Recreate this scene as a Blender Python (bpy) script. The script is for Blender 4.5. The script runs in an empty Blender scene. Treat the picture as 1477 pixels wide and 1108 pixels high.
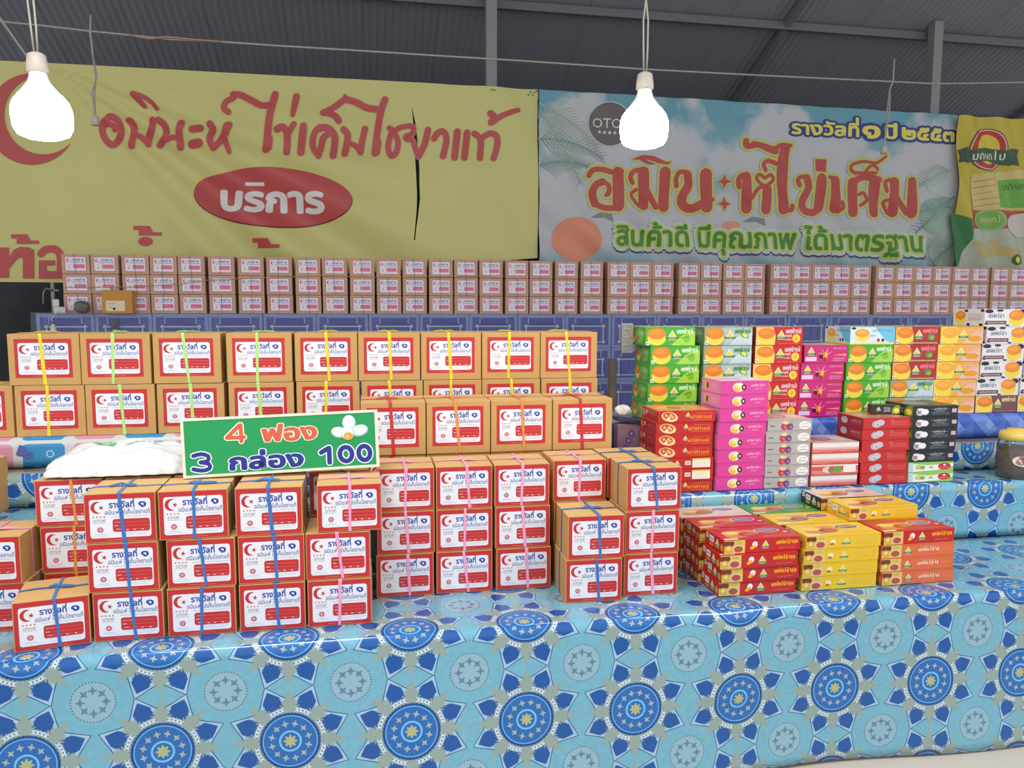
import bpy, bmesh, math, random
import numpy as np
from math import sin, cos, pi, radians, atan2, hypot
from mathutils import Matrix, Vector
from mathutils.geometry import tessellate_polygon
random.seed(7)
C = bpy.context.scene.collection

# ------------------------------------------------------------------ camera
F = 1109.0
YAW, PIT, ROLL, EYE = radians(10.4), radians(5.8), radians(-0.2), 1.65
def _rot(P):
    x, y, z = P
    x1 = x*cos(YAW)-y*sin(YAW); y1 = x*sin(YAW)+y*cos(YAW)
    y2 = y1*cos(PIT)-z*sin(PIT); z2 = y1*sin(PIT)+z*cos(PIT)
    return (x1*cos(ROLL)-z2*sin(ROLL), y2, x1*sin(ROLL)+z2*cos(ROLL))
M3 = np.array([_rot(e) for e in np.eye(3)]).T
def onY(px, py, Y):            # point of the plane y = Y that the photograph shows at a pixel
    r = M3.T@np.array([(px-738.5)/F, 1, -(py-554)/F]); t = Y/r[1]
    return float(r[0]*t), float(r[2]*t+EYE)
def onZ(px, py, Z):
    r = M3.T@np.array([(px-738.5)/F, 1, -(py-554)/F]); t = (Z-EYE)/r[2]
    return float(r[0]*t), float(r[1]*t)
cam = bpy.data.cameras.new('camera'); cam.sensor_width = 36; cam.lens = F/1477*36
co = bpy.data.objects.new('camera', cam); C.objects.link(co)
R_, U_, D_ = M3[0], M3[2], M3[1]
co.matrix_world = Matrix(((R_[0], U_[0], -D_[0], 0), (R_[1], U_[1], -D_[1], 0), (R_[2], U_[2], -D_[2], EYE), (0, 0, 0, 1)))
cam.clip_start = 0.05; cam.clip_end = 200
bpy.context.scene.camera = co

# ------------------------------------------------------------------ world, exposure
w = bpy.data.worlds.new('World'); bpy.context.scene.world = w; w.use_nodes = True
bgn = w.node_tree.nodes['Background']
bgn.inputs[0].default_value = (0.95, 0.975, 1.0, 1); bgn.inputs[1].default_value = 0.82
vs = bpy.context.scene.view_settings
vs.view_transform = 'Standard'; vs.look = 'None'; vs.gamma = 1; vs.use_curve_mapping = False
vs.exposure = 0.42
BULB_POWER = 34.0
for _x, _y, _p in ((-0.6, 1.0, 29), (2.2, 1.1, 26)):      # unseen area lights, added overhead to brighten the carton tops
    _l = bpy.data.lights.new('overhead_fill', 'AREA'); _l.shape = 'RECTANGLE'; _l.size = 1.2; _l.size_y = 0.25; _l.energy = _p; _l.color = (1, 0.98, 0.95)
    _o = bpy.data.objects.new('overhead_fill', _l); C.objects.link(_o); _o.location = (_x, _y, 3.1); _o.rotation_euler = (radians(22), 0, 0)

# ------------------------------------------------------------------ materials
def lin(c):
    return tuple((v/255/12.92 if v/255 <= 0.04045 else ((v/255+0.055)/1.055)**2.4) for v in c)
_M = {}
def mat(name, rgb, rough=0.6, metal=0.0, emit=0.0, noise=0.0, nscale=30, bump=0.0, bscale=60, coat=0.0, trans=0.0, alpha=1.0, spec=0.5):
    if name in _M: return _M[name]
    m = bpy.data.materials.new(name); m.use_nodes = True; nt = m.node_tree
    b = nt.nodes['Principled BSDF']; c = lin(rgb)
    b.inputs['Base Color'].default_value = (*c, 1); b.inputs['Roughness'].default_value = rough
    b.inputs['Metallic'].default_value = metal; b.inputs['Coat Weight'].default_value = coat
    b.inputs['Transmission Weight'].default_value = trans; b.inputs['Alpha'].default_value = alpha
    b.inputs['Specular IOR Level'].default_value = spec
    if emit:
        b.inputs['Emission Color'].default_value = (1, 0.98, 0.93, 1); b.inputs['Emission Strength'].default_value = emit
    if noise or bump:
        tc = nt.nodes.new('ShaderNodeTexCoord'); src = tc.outputs['Object']
    if noise:
        n = nt.nodes.new('ShaderNodeTexNoise'); n.inputs['Scale'].default_value = nscale; n.inputs['Detail'].default_value = 5
        nt.links.new(src, n.inputs['Vector'])
        mx = nt.nodes.new('ShaderNodeMix'); mx.data_type = 'RGBA'
        mx.inputs[6].default_value = (*[v*(1-noise) for v in c], 1); mx.inputs[7].default_value = (*[min(1, v*(1+noise)) for v in c], 1)
        nt.links.new(n.outputs[0], mx.inputs[0]); nt.links.new(mx.outputs[2], b.inputs['Base Color'])
    if bump:
        n2 = nt.nodes.new('ShaderNodeTexNoise'); n2.inputs['Scale'].default_value = bscale; n2.inputs['Detail'].default_value = 4
        nt.links.new(src, n2.inputs['Vector'])
        bp = nt.nodes.new('ShaderNodeBump'); bp.inputs['Strength'].default_value = bump; bp.inputs['Distance'].default_value = 0.01
        nt.links.new(n2.outputs[0], bp.inputs['Height']); nt.links.new(bp.outputs[0], b.inputs['Normal'])
    _M[name] = m
    return m
def pr(rgb, rough=0.45):       # printed ink
    return mat('ink_%d_%d_%d_%d' % (*rgb, int(rough*100)), rgb, rough)

class E:                       # arithmetic on shader sockets
    nt = None
    def __init__(s, v): s.v = v
    @staticmethod
    def op(o, *a):
        n = E.nt.nodes.new('ShaderNodeMath'); n.operation = o
        for i, x in enumerate(a):
            x = x.v if isinstance(x, E) else x
            if isinstance(x, (int, float)): n.inputs[i].default_value = x
            else: E.nt.links.new(x, n.inputs[i])
        return E(n.outputs[0])
    def __add__(s, o): return E.op('ADD', s, o)
    __radd__ = __add__
    def __sub__(s, o): return E.op('SUBTRACT', s, o)
    def __rsub__(s, o): return E.op('SUBTRACT', o, s)
    def __mul__(s, o): return E.op('MULTIPLY', s, o)
    __rmul__ = __mul__
    def __truediv__(s, o): return E.op('DIVIDE', s, o)
    def __lt__(s, o): return E.op('LESS_THAN', s, o)
    def __gt__(s, o): return E.op('GREATER_THAN', s, o)
    def __pow__(s, o): return E.op('POWER', s, o)
    def fr(s): return E.op('FRACT', s)
    def ab(s): return E.op('ABSOLUTE', s)
def emin(a, b): return E.op('MINIMUM', a, b)
def emax(a, b): return E.op('MAXIMUM', a, b)
def layer(col, rgb, mask):
    n = E.nt.nodes.new('ShaderNodeMix'); n.data_type = 'RGBA'
    if isinstance(col, tuple): n.inputs[6].default_value = (*lin(col), 1)
    else: E.nt.links.new(col, n.inputs[6])
    if isinstance(rgb, tuple): n.inputs[7].default_value = (*lin(rgb), 1)
    else: E.nt.links.new(rgb, n.inputs[7])
    E.nt.links.new(mask.v, n.inputs[0])
    return n.outputs[2]
def noise_e(vec, scale, detail=3):
    n = E.nt.nodes.new('ShaderNodeTexNoise'); n.inputs['Scale'].default_value = scale; n.inputs['Detail'].default_value = detail
    E.nt.links.new(vec, n.inputs['Vector']); return E(n.outputs[0])
def start(name, rough, coat=0.0):
    m = bpy.data.materials.new(name); m.use_nodes = True; E.nt = m.node_tree
    b = m.node_tree.nodes['Principled BSDF']; b.inputs['Roughness'].default_value = rough; b.inputs['Coat Weight'].default_value = coat
    b.inputs['Coat Roughness'].default_value = 0.08
    uv = m.node_tree.nodes.new('ShaderNodeTexCoord')
    sp = m.node_tree.nodes.new('ShaderNodeSeparateXYZ'); m.node_tree.links.new(uv.outputs['UV'], sp.inputs[0])
    return m, b, uv.outputs['UV'], E(sp.outputs[0]), E(sp.outputs[1])
def bump_from(b, h, strength, dist=0.01):
    bp = E.nt.nodes.new('ShaderNodeBump'); bp.inputs['Strength'].default_value = strength; bp.inputs['Distance'].default_value = dist
    E.nt.links.new(h.v, bp.inputs['Height']); E.nt.links.new(bp.outputs[0], b.inputs['Normal'])

def vinyl(name, u0, v0):
    """blue vinyl sheet printed with medallions in star frames and dotted rings between them"""
    m, b, uv, u, v = start(name, 0.3, 0.6); b.inputs['Specular IOR Level'].default_value = 0.25; b.inputs['Coat IOR'].default_value = 1.55; b.inputs['Coat Roughness'].default_value = 0.12
    P, Q = 0.325, 0.3045
    nz = noise_e(uv, 260, 4); nz2 = noise_e(uv, 60, 4)
    a = (((u-u0)/P+0.5).fr()-0.5)*P; bb = (((v-v0)/Q+0.5).fr()-0.5)*Q
    r = E.op('SQRT', a*a+bb*bb); th = E.op('ARCTAN2', bb, a)
    t = ((th/(pi/4)+0.5).fr()-0.5).ab()*2
    R = 0.119+0.047*(t**1.8)
    a2 = (((u-u0)/P).fr()-0.5)*P; b2 = (((v-v0)/Q).fr()-0.5)*Q
    r2 = E.op('SQRT', a2*a2+b2*b2); th2 = E.op('ARCTAN2', b2, a2)
    base = layer((98, 164, 190), (128, 188, 208), nz2)
    col = layer(base, (136, 160, 160), (r < R-0.004*(t < 0.1)))
    jag = (nz-0.5)*0.016
    col = layer(col, (160, 196, 220), (r > R-0.017)*(r < R)*(t > 0.3))
    s = (1-t)*(pi/8)*r
    pet = (s < emin(0.0235+jag, 0.151-r))*(r > 0.097+jag)
    col = layer(col, (14, 84, 160), pet)
    col = layer(col, (22, 62, 128), ((r-R).ab() < 0.0016)*(t > 0.12))
    # leaf sprays on the eight axes
    sv = t*(pi/8)*r
    lobes = E.op('SINE', (r-sv*0.9)*330).ab()
    spray = (sv < emax(0.002, (0.148-r)*0.50)*(0.45+0.75*lobes)+jag*0.5)*(r > 0.080)*(r < 0.149)
    veins = ((sv*3-r)*150).fr()
    col = layer(col, layer((130, 154, 150), (156, 176, 168), (veins > 0.5)), spray)
    # chain between the sprays
    ch = (r > 0.0845)*(r < 0.0945)*(t > 0.38)
    col = layer(col, (205, 222, 232), ch)
    c48 = ((th/(pi/28)).fr()-0.5)*(pi/28)*r
    col = layer(col, (96, 130, 160), ch*(E.op('SQRT', c48*c48+(r-0.0895)*(r-0.0895)) < 0.0026))
    # medallion
    scal = E.op('SINE', th*24).ab()*0.002
    col = layer(col, (12, 72, 146), (r < 0.0785+scal))
    col = layer(col, (30, 104, 178), (r < 0.073))
    col = layer(col, (110, 186, 238), (r > 0.0695)*(r < 0.0720))
    col = layer(col, (112, 192, 240), (r > 0.0245)*(r < 0.0300))
    col = layer(col, (176, 180, 130), (r < 0.015+0.0035*E.op('COSINE', th*8)))
    t12 = ((th/(pi/6)).fr()-0.5)*(pi/6)
    fx = r*E.op('COSINE', t12)-0.0495; fy = r*E.op('SINE', t12)
    fl = ((fx*fy).ab() < 1.1e-5)*((fx*fx+fy*fy) < 8.5e-5)
    col = layer(col, (162, 176, 178), fl)
    # dotted ring
    col = layer(col, (142, 182, 200), (r2 < 0.0535))
    t44 = ((th2/(pi/21)).fr()-0.5)*(pi/21)*r2
    col = layer(col, (84, 80, 84), ((t44*t44+(r2-0.0535)*(r2-0.0535)) < 3.2e-6))
    t8 = ((th2/(pi/4)+0.5).fr()-0.5)*(pi/4)
    gx = r2*E.op('COSINE', t8)-0.031; gy = r2*E.op('SINE', t8)
    sn = ((gx*gy).ab() < 1.6e-5)*((gx*gx+gy*gy) < 1.35e-4)
    col = layer(col, (92, 130, 156), sn)
    E.nt.links.new(col, b.inputs['Base Color'])
    bump_from(b, noise_e(uv, 9, 3), 0.12, 0.02)
    return m

def pink_cloth():
    m, b, uv, u, v = start('patchwork_vinyl', 0.35, 0.3)
    P = 0.165
    cell = ((u+5.0)/P); a = (cell.fr()-0.5).ab(); vv = ((v+0.062)/0.15)
    hh = (vv.fr()-0.5).ab()
    d = emax(a-0.31, 0)*emax(a-0.31, 0)+emax(hh-0.36, 0)*emax(hh-0.36, 0)
    inside = (d < 0.0100)
    par = ((cell*0.5).fr() > 0.5)
    c = layer((206, 142, 160), (52, 136, 186), par)
    col = layer((198, 200, 198), c, inside)
    ca = (cell.fr()-0.62)*P; cb = (vv.fr()-0.72)*0.15
    rr = E.op('SQRT', ca*ca+cb*cb)
    col = layer(col, (180, 214, 232), ((rr-0.011).ab() < 0.0016)*par*inside)
    ca = (cell.fr()-0.36)*P; cb = (vv.fr()-0.30)*0.15
    rr = E.op('SQRT', ca*ca+cb*cb)
    col = layer(col, (150, 196, 222), ((rr-0.02).ab() < 0.0018)*par*inside)
    E.nt.links.new(col, b.inputs['Base Color']); return m

def triangle_cloth():
    m, b, uv, u, v = start('triangle_vinyl', 0.3, 0.4)
    P = 0.16
    p = ((u/P)+(v/P)).fr(); q = ((u/P)-(v/P)).fr(); k = (u/P).fr()
    col = layer((52, 92, 178), (96, 128, 204), (p > 0.5))
    col = layer(col, (70, 108, 196), (q > 0.5)*(k > 0.5))
    col = layer(col, (128, 152, 214), (q < 0.3)*(p > 0.72))
    E.nt.links.new(col, b.inputs['Base Color']); return m

# ------------------------------------------------------------------ object helpers
def link(name, me, parent=None, loc=None, rz=0.0):
    o = bpy.data.objects.new(name, me); C.objects.link(o)
    if parent is not None: o.parent = parent
    if loc is not None: o.location = loc
    if rz: o.rotation_euler = (0, 0, rz)
    return o
def tag(o, label=None, cat=None, group=None, kind=None):
    if label: o['label'] = label
    if cat: o['category'] = cat
    if group: o['group'] = group
    if kind: o['kind'] = kind
    return o
class MB:
    """collects shapes with materials, builds one mesh"""
    def __init__(s): s.v = []; s.f = []; s.m = []; s.mats = []; s.smooth = []
    def mi(s, m):
        if m not in s.mats: s.mats.append(m)
        return s.mats.index(m)
    def add(s, vs_, fs, m, smooth=False):
        o = len(s.v); s.v += [tuple(p) for p in vs_]; k = s.mi(m)
        for f in fs: s.f.append(tuple(i+o for i in f)); s.m.append(k); s.smooth.append(smooth)
    def box(s, x0, x1, y0, y1, z0, z1, m):
        v = [(x, y, z) for x in (x0, x1) for y in (y0, y1) for z in (z0, z1)]
        s.add(v, [(0, 1, 3, 2), (4, 6, 7, 5), (0, 4, 5, 1), (2, 3, 7, 6), (0, 2, 6, 4), (1, 5, 7, 3)], m)
    def tube(s, pts, rad, m, seg=8, caps=True):
        pts = [Vector(p) for p in pts]; n = len(pts); rr = rad if isinstance(rad, (list, tuple)) else [rad]*n
        vs_ = []; prev = None
        for i, p in enumerate(pts):
            d = (pts[min(i+1, n-1)]-pts[max(i-1, 0)]).normalized()
            up = prev if prev is not None else (Vector((0, 0, 1)) if abs(d.z) < 0.9 else Vector((1, 0, 0)))
            a = up.cross(d)
            if a.length < 1e-5: a = Vector((1, 0, 0)).cross(d)
            a.normalize(); bq = d.cross(a).normalized(); prev = bq
            for k in range(seg):
                t = 2*pi*k/seg; vs_.append(p+(a*cos(t)+bq*sin(t))*rr[i])
        fs = [(i*seg+k, i*seg+(k+1) % seg, (i+1)*seg+(k+1) % seg, (i+1)*seg+k) for i in range(n-1) for k in range(seg)]
        if caps: fs += [tuple(range(seg))[::-1], tuple((n-1)*seg+k for k in range(seg))]
        s.add(vs_, fs, m, True)
    def lathe(s, prof, m, c=(0, 0, 0), seg=28, smooth=True):
        vs_ = [(c[0]+r*cos(2*pi*k/seg), c[1]+r*sin(2*pi*k/seg), c[2]+z) for r, z in prof for k in range(seg)]
        n = len(prof)
        fs = [(i*seg+k, i*seg+(k+1) % seg, (i+1)*seg+(k+1) % seg, (i+1)*seg+k) for i in range(n-1) for k in range(seg)]
        fs += [tuple(range(seg))[::-1], tuple((n-1)*seg+k for k in range(seg))]
        s.add(vs_, fs, m, smooth)
    def strip(s, pts, wdir, wid, th, m):
        """flat band along pts, wide along wdir"""
        pts = [Vector(p) for p in pts]; n = len(pts); wd = Vector(wdir).normalized(); vs_ = []
        wl = wid if isinstance(wid, (list, tuple)) else [wid]*n
        for i, p in enumerate(pts):
            d = (pts[min(i+1, n-1)]-pts[max(i-1, 0)]).normalized(); nn = d.cross(wd).normalized()*th/2
            h = wd*wl[i]/2
            vs_ += [p-h-nn, p+h-nn, p+h+nn, p-h+nn]
        fs = [(i*4+k, i*4+(k+1) % 4, (i+1)*4+(k+1) % 4, (i+1)*4+k) for i in range(n-1) for k in range(4)]
        fs += [(3, 2, 1, 0), tuple((n-1)*4+k for k in range(4))]
        s.add(vs_, fs, m)
    def mesh(s, name, bevel=0.0):
        me = bpy.data.meshes.new(name); me.from_pydata(s.v, [], s.f)
        for m in s.mats: me.materials.append(m)
        me.polygons.foreach_set('material_index', s.m); me.polygons.foreach_set('use_smooth', s.smooth)
        bm = bmesh.new(); bm.from_mesh(me)
        bmesh.ops.recalc_face_normals(bm, faces=bm.faces)
        if bevel: bmesh.ops.bevel(bm, geom=bm.edges, offset=bevel, segments=2, profile=0.7, affect='EDGES')
        bm.to_mesh(me); bm.free(); me.update(); return me

# ------------------------------------------------------------------ flat print (2-D art)
_T = {}
def glyphs(s, bold=0.0):
    """font outline of a string as flat triangles; stacked tone marks are lifted clear of the vowel below them"""
    key = (s, bold)
    if key in _T: return _T[key]
    c = bpy.data.curves.new('t', 'FONT'); c.body = s; c.resolution_u = 2
    for k in (0, 1): c.materials.append(mat('dummy%d' % k, (200, 200, 200)))
    up = 'ิีึืั'; tone = '่้๊๋์'
    for i, ch in enumerate(s):
        if ch in tone and i and s[i-1] in up: c.body_format[i].material_index = 1
    o = bpy.data.objects.new('t', c); C.objects.link(o); bpy.context.view_layer.update()
    me = bpy.data.meshes.new_from_object(o.evaluated_get(bpy.context.evaluated_depsgraph_get()))
    hi = set()
    for p in me.polygons:
        if p.material_index == 1: hi |= set(p.vertices)
    V = [(v.co.x, v.co.y+(0.20 if v.index in hi else 0)) for v in me.vertices]
    Fc = [tuple(p.vertices) for p in me.polygons]
    bpy.data.objects.remove(o); bpy.data.curves.remove(c); bpy.data.meshes.remove(me)
    if bold:
        n = len(V); VV = []; FF = []
        k = 8 if bold < 0.06 else 12
        for j in range(k+1):
            dx, dy = (0, 0) if j == k else (bold*cos(2*pi*j/k), bold*sin(2*pi*j/k))
            FF += [tuple(i+len(VV) for i in f) for f in Fc]; VV += [(x+dx, y+dy) for x, y in V]
        V, Fc = VV, FF
    _T[key] = (V, Fc); return _T[key]
class Art:
    def __init__(s): s.L = []
    def raw(s, V, Fc, m, lv): s.L.append((V, Fc, m, lv))
    def poly(s, pts, m, lv):
        tr = tessellate_polygon([[Vector((x, y, 0)) for x, y in pts]])
        s.raw(pts, [tuple(t) for t in tr], m, lv)
    def rect(s, x0, y0, x1, y1, m, lv): s.raw([(x0, y0), (x1, y0), (x1, y1), (x0, y1)], [(0, 1, 2, 3)], m, lv)
    def ell(s, cx, cy, rx, ry, m, lv, n=24, rot=0.0, a0=0, a1=2*pi):
        P = [(rx*cos(a0+(a1-a0)*k/n), ry*sin(a0+(a1-a0)*k/n)) for k in range(n+(0 if a1-a0 > 6.28 else 1))]
        P = [(cx+x*cos(rot)-y*sin(rot), cy+x*sin(rot)+y*cos(rot)) for x, y in P]
        s.raw(P, [tuple(range(len(P)))], m, lv)
    def rrect(s, x0, y0, x1, y1, r, m, lv):
        P = []
        for cx, cy, a in ((x1-r, y1-r, 0), (x0+r, y1-r, pi/2), (x0+r, y0+r, pi), (x1-r, y0+r, 1.5*pi)):
            P += [(cx+r*cos(a+k*pi/8), cy+r*sin(a+k*pi/8)) for k in range(5)]
        s.raw(P, [tuple(range(len(P)))], m, lv)
    def star(s, cx, cy, R, m, lv, n=5, q=0.4, rot=0.0):
        P = [(cx+(R if k % 2 == 0 else R*q)*sin(rot+pi*k/n), cy+(R if k % 2 == 0 else R*q)*cos(rot+pi*k/n)) for k in range(2*n)]
        s.raw([(cx, cy)]+P, [(0, 1+k, 1+(k+1) % (2*n)) for k in range(2*n)], m, lv)
    def crescent(s, cx, cy, R, m, lv, off=0.32, q=0.82, rot=0.0, n=24):
        # outer circle minus an inner one shifted by off*R along rot
        d = off*R; r = q*R; x = (d*d+R*R-r*r)/(2*d); a = math.acos(max(-1, min(1, x/R))); bq = math.acos(max(-1, min(1, (x-d)/r)))
        O = [(R*cos(a+(2*pi-2*a)*k/n), R*sin(a+(2*pi-2*a)*k/n)) for k in range(n+1)]
        I = [(d+r*cos(bq+(2*pi-2*bq)*k/n), r*sin(bq+(2*pi-2*bq)*k/n)) for k in range(n+1)]
        V = [(cx+p[0]*cos(rot)-p[1]*sin(rot), cy+p[0]*sin(rot)+p[1]*cos(rot)) for p in O+I]
        s.raw(V, [(k, k+1, n+2+k, n+1+k) for k in range(n)], m, lv)
    def stroke(s, pts, wd, m, lv, sub=4):
        P = [Vector((x, y)) for x, y in pts]
        if len(P) > 2:
            Q = []
            for i in range(len(P)-1):
                p0, p1, p2, p3 = P[max(i-1, 0)], P[i], P[i+1], P[min(i+2, len(P)-1)]
                for k in range(sub):
                    t = k/sub
                    Q.append(0.5*((2*p1)+(p2-p0)*t+(2*p0-5*p1+4*p2-p3)*t*t+(3*p1-p0-3*p2+p3)*t**3))
            Q.append(P[-1]); P = Q
        n = len(P); wl = [wd[0]+(wd[1]-wd[0])*i/(n-1) for i in range(n)] if isinstance(wd, tuple) else [wd]*n
        V = []
        for i, p in enumerate(P):
            d = (P[min(i+1, n-1)]-P[max(i-1, 0)]); d.normalize(); q = Vector((-d.y, d.x))*wl[i]/2
            V += [(p+q)[:], (p-q)[:]]
        s.raw(V, [(2*i, 2*i+1, 2*i+3, 2*i+2) for i in range(n-1)], m, lv)
        for p, ww in ((P[0], wl[0]), (P[-1], wl[-1])): s.ell(p.x, p.y, ww/2, ww/2, m, lv, n=10)
    def text(s, st, x0, y0, x1, h, m, lv, bold=0.0, y1=None, shear=0.0):
        """fit a string between x0 and x1 on the baseline y0..y1 with letter height h"""
        V, Fc = glyphs(st, bold); V0, _ = glyphs(st, 0.0)
        a = min(p[0] for p in V0); bq = max(p[0] for p in V0); y1 = y0 if y1 is None else y1
        sx = (x1-x0)/(bq-a); sy = h/0.55; sl = (y1-y0)/(x1-x0)
        W = []
        for x, y in V:
            X = (x-a)*sx+y*sy*shear; W.append((x0+X, y0+y*sy+X*sl))
        s.copies(W, Fc, m, lv, len(V0))
    def copies(s, W, Fc, m, lv, n0):
        k = len(W)//n0; nf = len(Fc)//k
        for j in range(k): s.raw(W[j*n0:(j+1)*n0], [tuple(i-j*n0 for i in f) for f in Fc[j*nf:(j+1)*nf]], m, lv)
    def scribble(s, x0, x1, y, h, m, lv, wd=None, n=None, seed=1):
        """lettering too small to read: a row of loops and stems"""
        rnd = random.Random(seed); n = n or max(3, int((x1-x0)/abs(h*0.75))); st = (x1-x0)/n; wd = wd or abs(h)*0.2
        FORMS = ([(-.3, .75), (-.1, 1), (.3, .8), (.3, 0)], [(-.3, .9), (-.28, .1), (.1, 0), (.3, .3), (.28, 1)], [(-.3, 1), (-.25, .3), (.0, .5), (.05, 0), (.3, .2), (.3, 1)], [(.3, 1), (-.2, .9), (-.3, .4), (.1, .5), (.2, 0), (-.25, 0)],
                 [(-.2, .2), (-.3, .9), (.2, 1), (.3, .5), (.25, 0), (-.1, .0)], [(0, 1.5), (.05, .9), (0, 0)], [(-.3, 0), (-.3, .8), (0, 1), (.3, .7), (.3, 0)])
        for k in range(n):
            cx = x0+st*(k+0.5); fm = FORMS[rnd.randrange(len(FORMS))]
            P = [(cx+a*st*.95, y+b*h) for a, b in fm]; V = []
            for i, (px, py) in enumerate(P):
                qx = P[min(i+1, len(P)-1)][0]-P[max(i-1, 0)][0]; qy = P[min(i+1, len(P)-1)][1]-P[max(i-1, 0)][1]; L = hypot(qx, qy) or 1
                V += [(px-qy/L*wd/2, py+qx/L*wd/2), (px+qy/L*wd/2, py-qx/L*wd/2)]
            s.raw(V, [(2*i, 2*i+1, 2*i+3, 2*i+2) for i in range(len(P)-1)], m, lv)
            if rnd.random() < .25 and h > .004: s.rect(cx-st*.25, y+h*1.2, cx+st*.25, y+h*1.2+wd*.9, m, lv)
    def mesh(s, name, f, eps=0.0004, base=0.0006):
        """f(x, y, lift) -> 3-D point"""
        v = []; fc = []; mi = []; mats = []
        for q, (V, Fc, m, lv) in enumerate(s.L):
            if m not in mats: mats.append(m)
            o = len(v); v += [f(x, y, base+lv*eps+(q % 16)*eps/20) for x, y in V]; k = mats.index(m)
            fc += [tuple(i+o for i in q) for q in Fc]; mi += [k]*len(Fc)
        me = bpy.data.meshes.new(name); me.from_pydata(v, [], fc)
        for m in mats: me.materials.append(m)
        me.polygons.foreach_set('material_index', mi); me.update(); return me

# ------------------------------------------------------------------ the setting
def struct(name, me, loc=None): return tag(link(name, me, None, loc), kind='structure')
concrete = mat('concrete', (196, 186, 176), 0.75, noise=0.12, nscale=3, bump=0.2, bscale=40)
m = MB(); m.box(-9, 14, -6, 12, -0.06, 0, concrete); struct('floor', m.mesh('floor'))
m = MB(); m.box(-6, 8, 1.15, 4.6, 0.0, 0.228, mat('platform_stone', (206, 196, 184), .6, noise=.06, nscale=5)); struct('floor', m.mesh('floor_platform'))
steel = mat('galvanised_steel', (136, 136, 138), 0.6, 0.1, noise=0.1)
steel2 = mat('purlin_steel', (104, 106, 112), 0.6, 0.1)
roofm = mat('roof_sheet', (140, 142, 152), 0.6, 0.15, noise=0.12, nscale=2)
roof2 = mat('overlap_shade', (112, 114, 122), 0.6, 0.1)  # dark tone imitating the shade at the sheet overlaps
SL = math.tan(radians(23))
def roof_z(y): return 3.78+(10-y)*SL
# corrugated sheets, each 0.76 m wide, overlapping
sheet = MB(); n = 60; wv = 0.076
for side in (0, 1):
    pass
xs = [-0.40+0.80*i/n for i in range(n+1)]
vv = []
for x in xs:
    zc = 0.0045*cos(2*pi*x/wv)
    for y in (-3.0, 3.5, 10.0): vv.append((x, y, roof_z(y)+zc+(0.006 if x > 0.37 else 0)))
ff = [(i*3+j, (i+1)*3+j, (i+1)*3+j+1, i*3+j+1) for i in range(n) for j in range(2)]
sheet.add(vv, ff, roofm, True)
sm = sheet.mesh('roof_sheet')
roof_root = tag(link('roof', None), kind='structure')
for k in range(30):
    o = link('roof_panel', sm, roof_root, (-8+0.76*k, 0, 0.004*(k % 2)))
    o.rotation_euler = (0, 0, 0)
for nm, (px, py), th in (('a', (1139, 37), 0.08),):
    # purlin under the sheets, at the depth where the sight line meets the roof plane
    r = M3.T@np.array([(px-738.5)/F, 1, -(py-554)/F]); t = (3.78+10*SL-EYE-0.05)/(r[2]+SL*r[1])
    yp = float(r[1]*t)
    for j, yy in enumerate((yp, yp-1.2, yp-2.4, yp+1.25)):
        m = MB(); m.box(-8, 14, yy-0.025, yy+0.025, roof_z(yy)-0.10, roof_z(yy)-0.02, steel2); o = struct('trim_%d' % (j+1), m.mesh('purlin'))
for j, (pxa, wd) in enumerate(((708, 0.105), (1349, 0.105))):
    X = onY(pxa, 60, 7.75)[0]; m = MB(); m.box(X-wd/2, X+wd/2, 7.75-wd/2, 7.75+wd/2, 0, roof_z(7.75)+0.0, steel)
    struct('trim_%d' % (j+5), m.mesh('roof_post', 0.004))
# dark bars down the slope, standing in for shade where sheets overlap
for j, X in enumerate((4.4, 8.4)):
    m = MB(); yy0, yy1 = 4.0, 9.9; a = 0.03
    vs_ = [(X+sx*a, y, roof_z(y)-0.02-dz) for y in (yy0, yy1) for sx in (-1, 1) for dz in (0, 0.07)]
    m.add(vs_, [(0, 1, 3, 2), (4, 6, 7, 5), (0, 4, 5, 1), (2, 3, 7, 6), (0, 2, 6, 4), (1, 5, 7, 3)], roof2); struct('trim_%d' % (j+7), m.mesh('overlap_shade_bar'))
# dark shade net closing the back of the stall
net = mat('black_shade_net', (60, 62, 66), 0.8, noise=0.25, nscale=4, bump=0.8, bscale=3)
nx, nz = 160, 40; m = MB(); vv = []
for i in range(nx+1):
    for j in range(nz+1):
        x = -9+23*i/nx; z = 0.0+3.93*j/nz
        vv.append((x, 9.6+0.10*sin(x*2.3+z*1.7)+0.05*sin(x*5.1-z*4.3)+0.03*sin(z*7+x), z))
m.add(vv, [(i*(nz+1)+j, (i+1)*(nz+1)+j, (i+1)*(nz+1)+j+1, i*(nz+1)+j+1) for i in range(nx) for j in range(nz)], net, True)
struct('wall_back', m.mesh('wall_back'))

# ------------------------------------------------------------------ display table, its steps and their covers
Y0, Z0 = 2.05, 0.75
Y1, Z1 = 2.57, 0.97
Y2, Z2 = 2.78, 1.085
Y3, Z3 = 2.88, 1.19
XL, XR = -1.9, 4.2
wood = mat('table_wood', (120, 92, 64), 0.7, noise=0.2, nscale=12)
tb = tag(link('display_table', None, None, (1.1, 2.7, 0)), 'long stepped wooden stall table hidden under blue vinyl covers', 'table')
def tbox(name, x0, x1, y0, y1, z0, z1):
    m = MB(); m.box(x0-1.1, x1-1.1, y0-2.7, y1-2.7, z0, z1, wood); return link(name, m.mesh(name), tb)
tbox('tabletop', XL+.03, XR-.03, Y0+0.012, 3.25, Z0-0.04, Z0-0.008)
tbox('step_board', XL+.03, XR-.03, Y1+0.012, 3.25, Z1-0.03, Z1-0.008)
tbox('step_board', XL+.03, XR-.03, Y2+0.012, 3.25, Z2-0.03, Z2-0.008)
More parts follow.
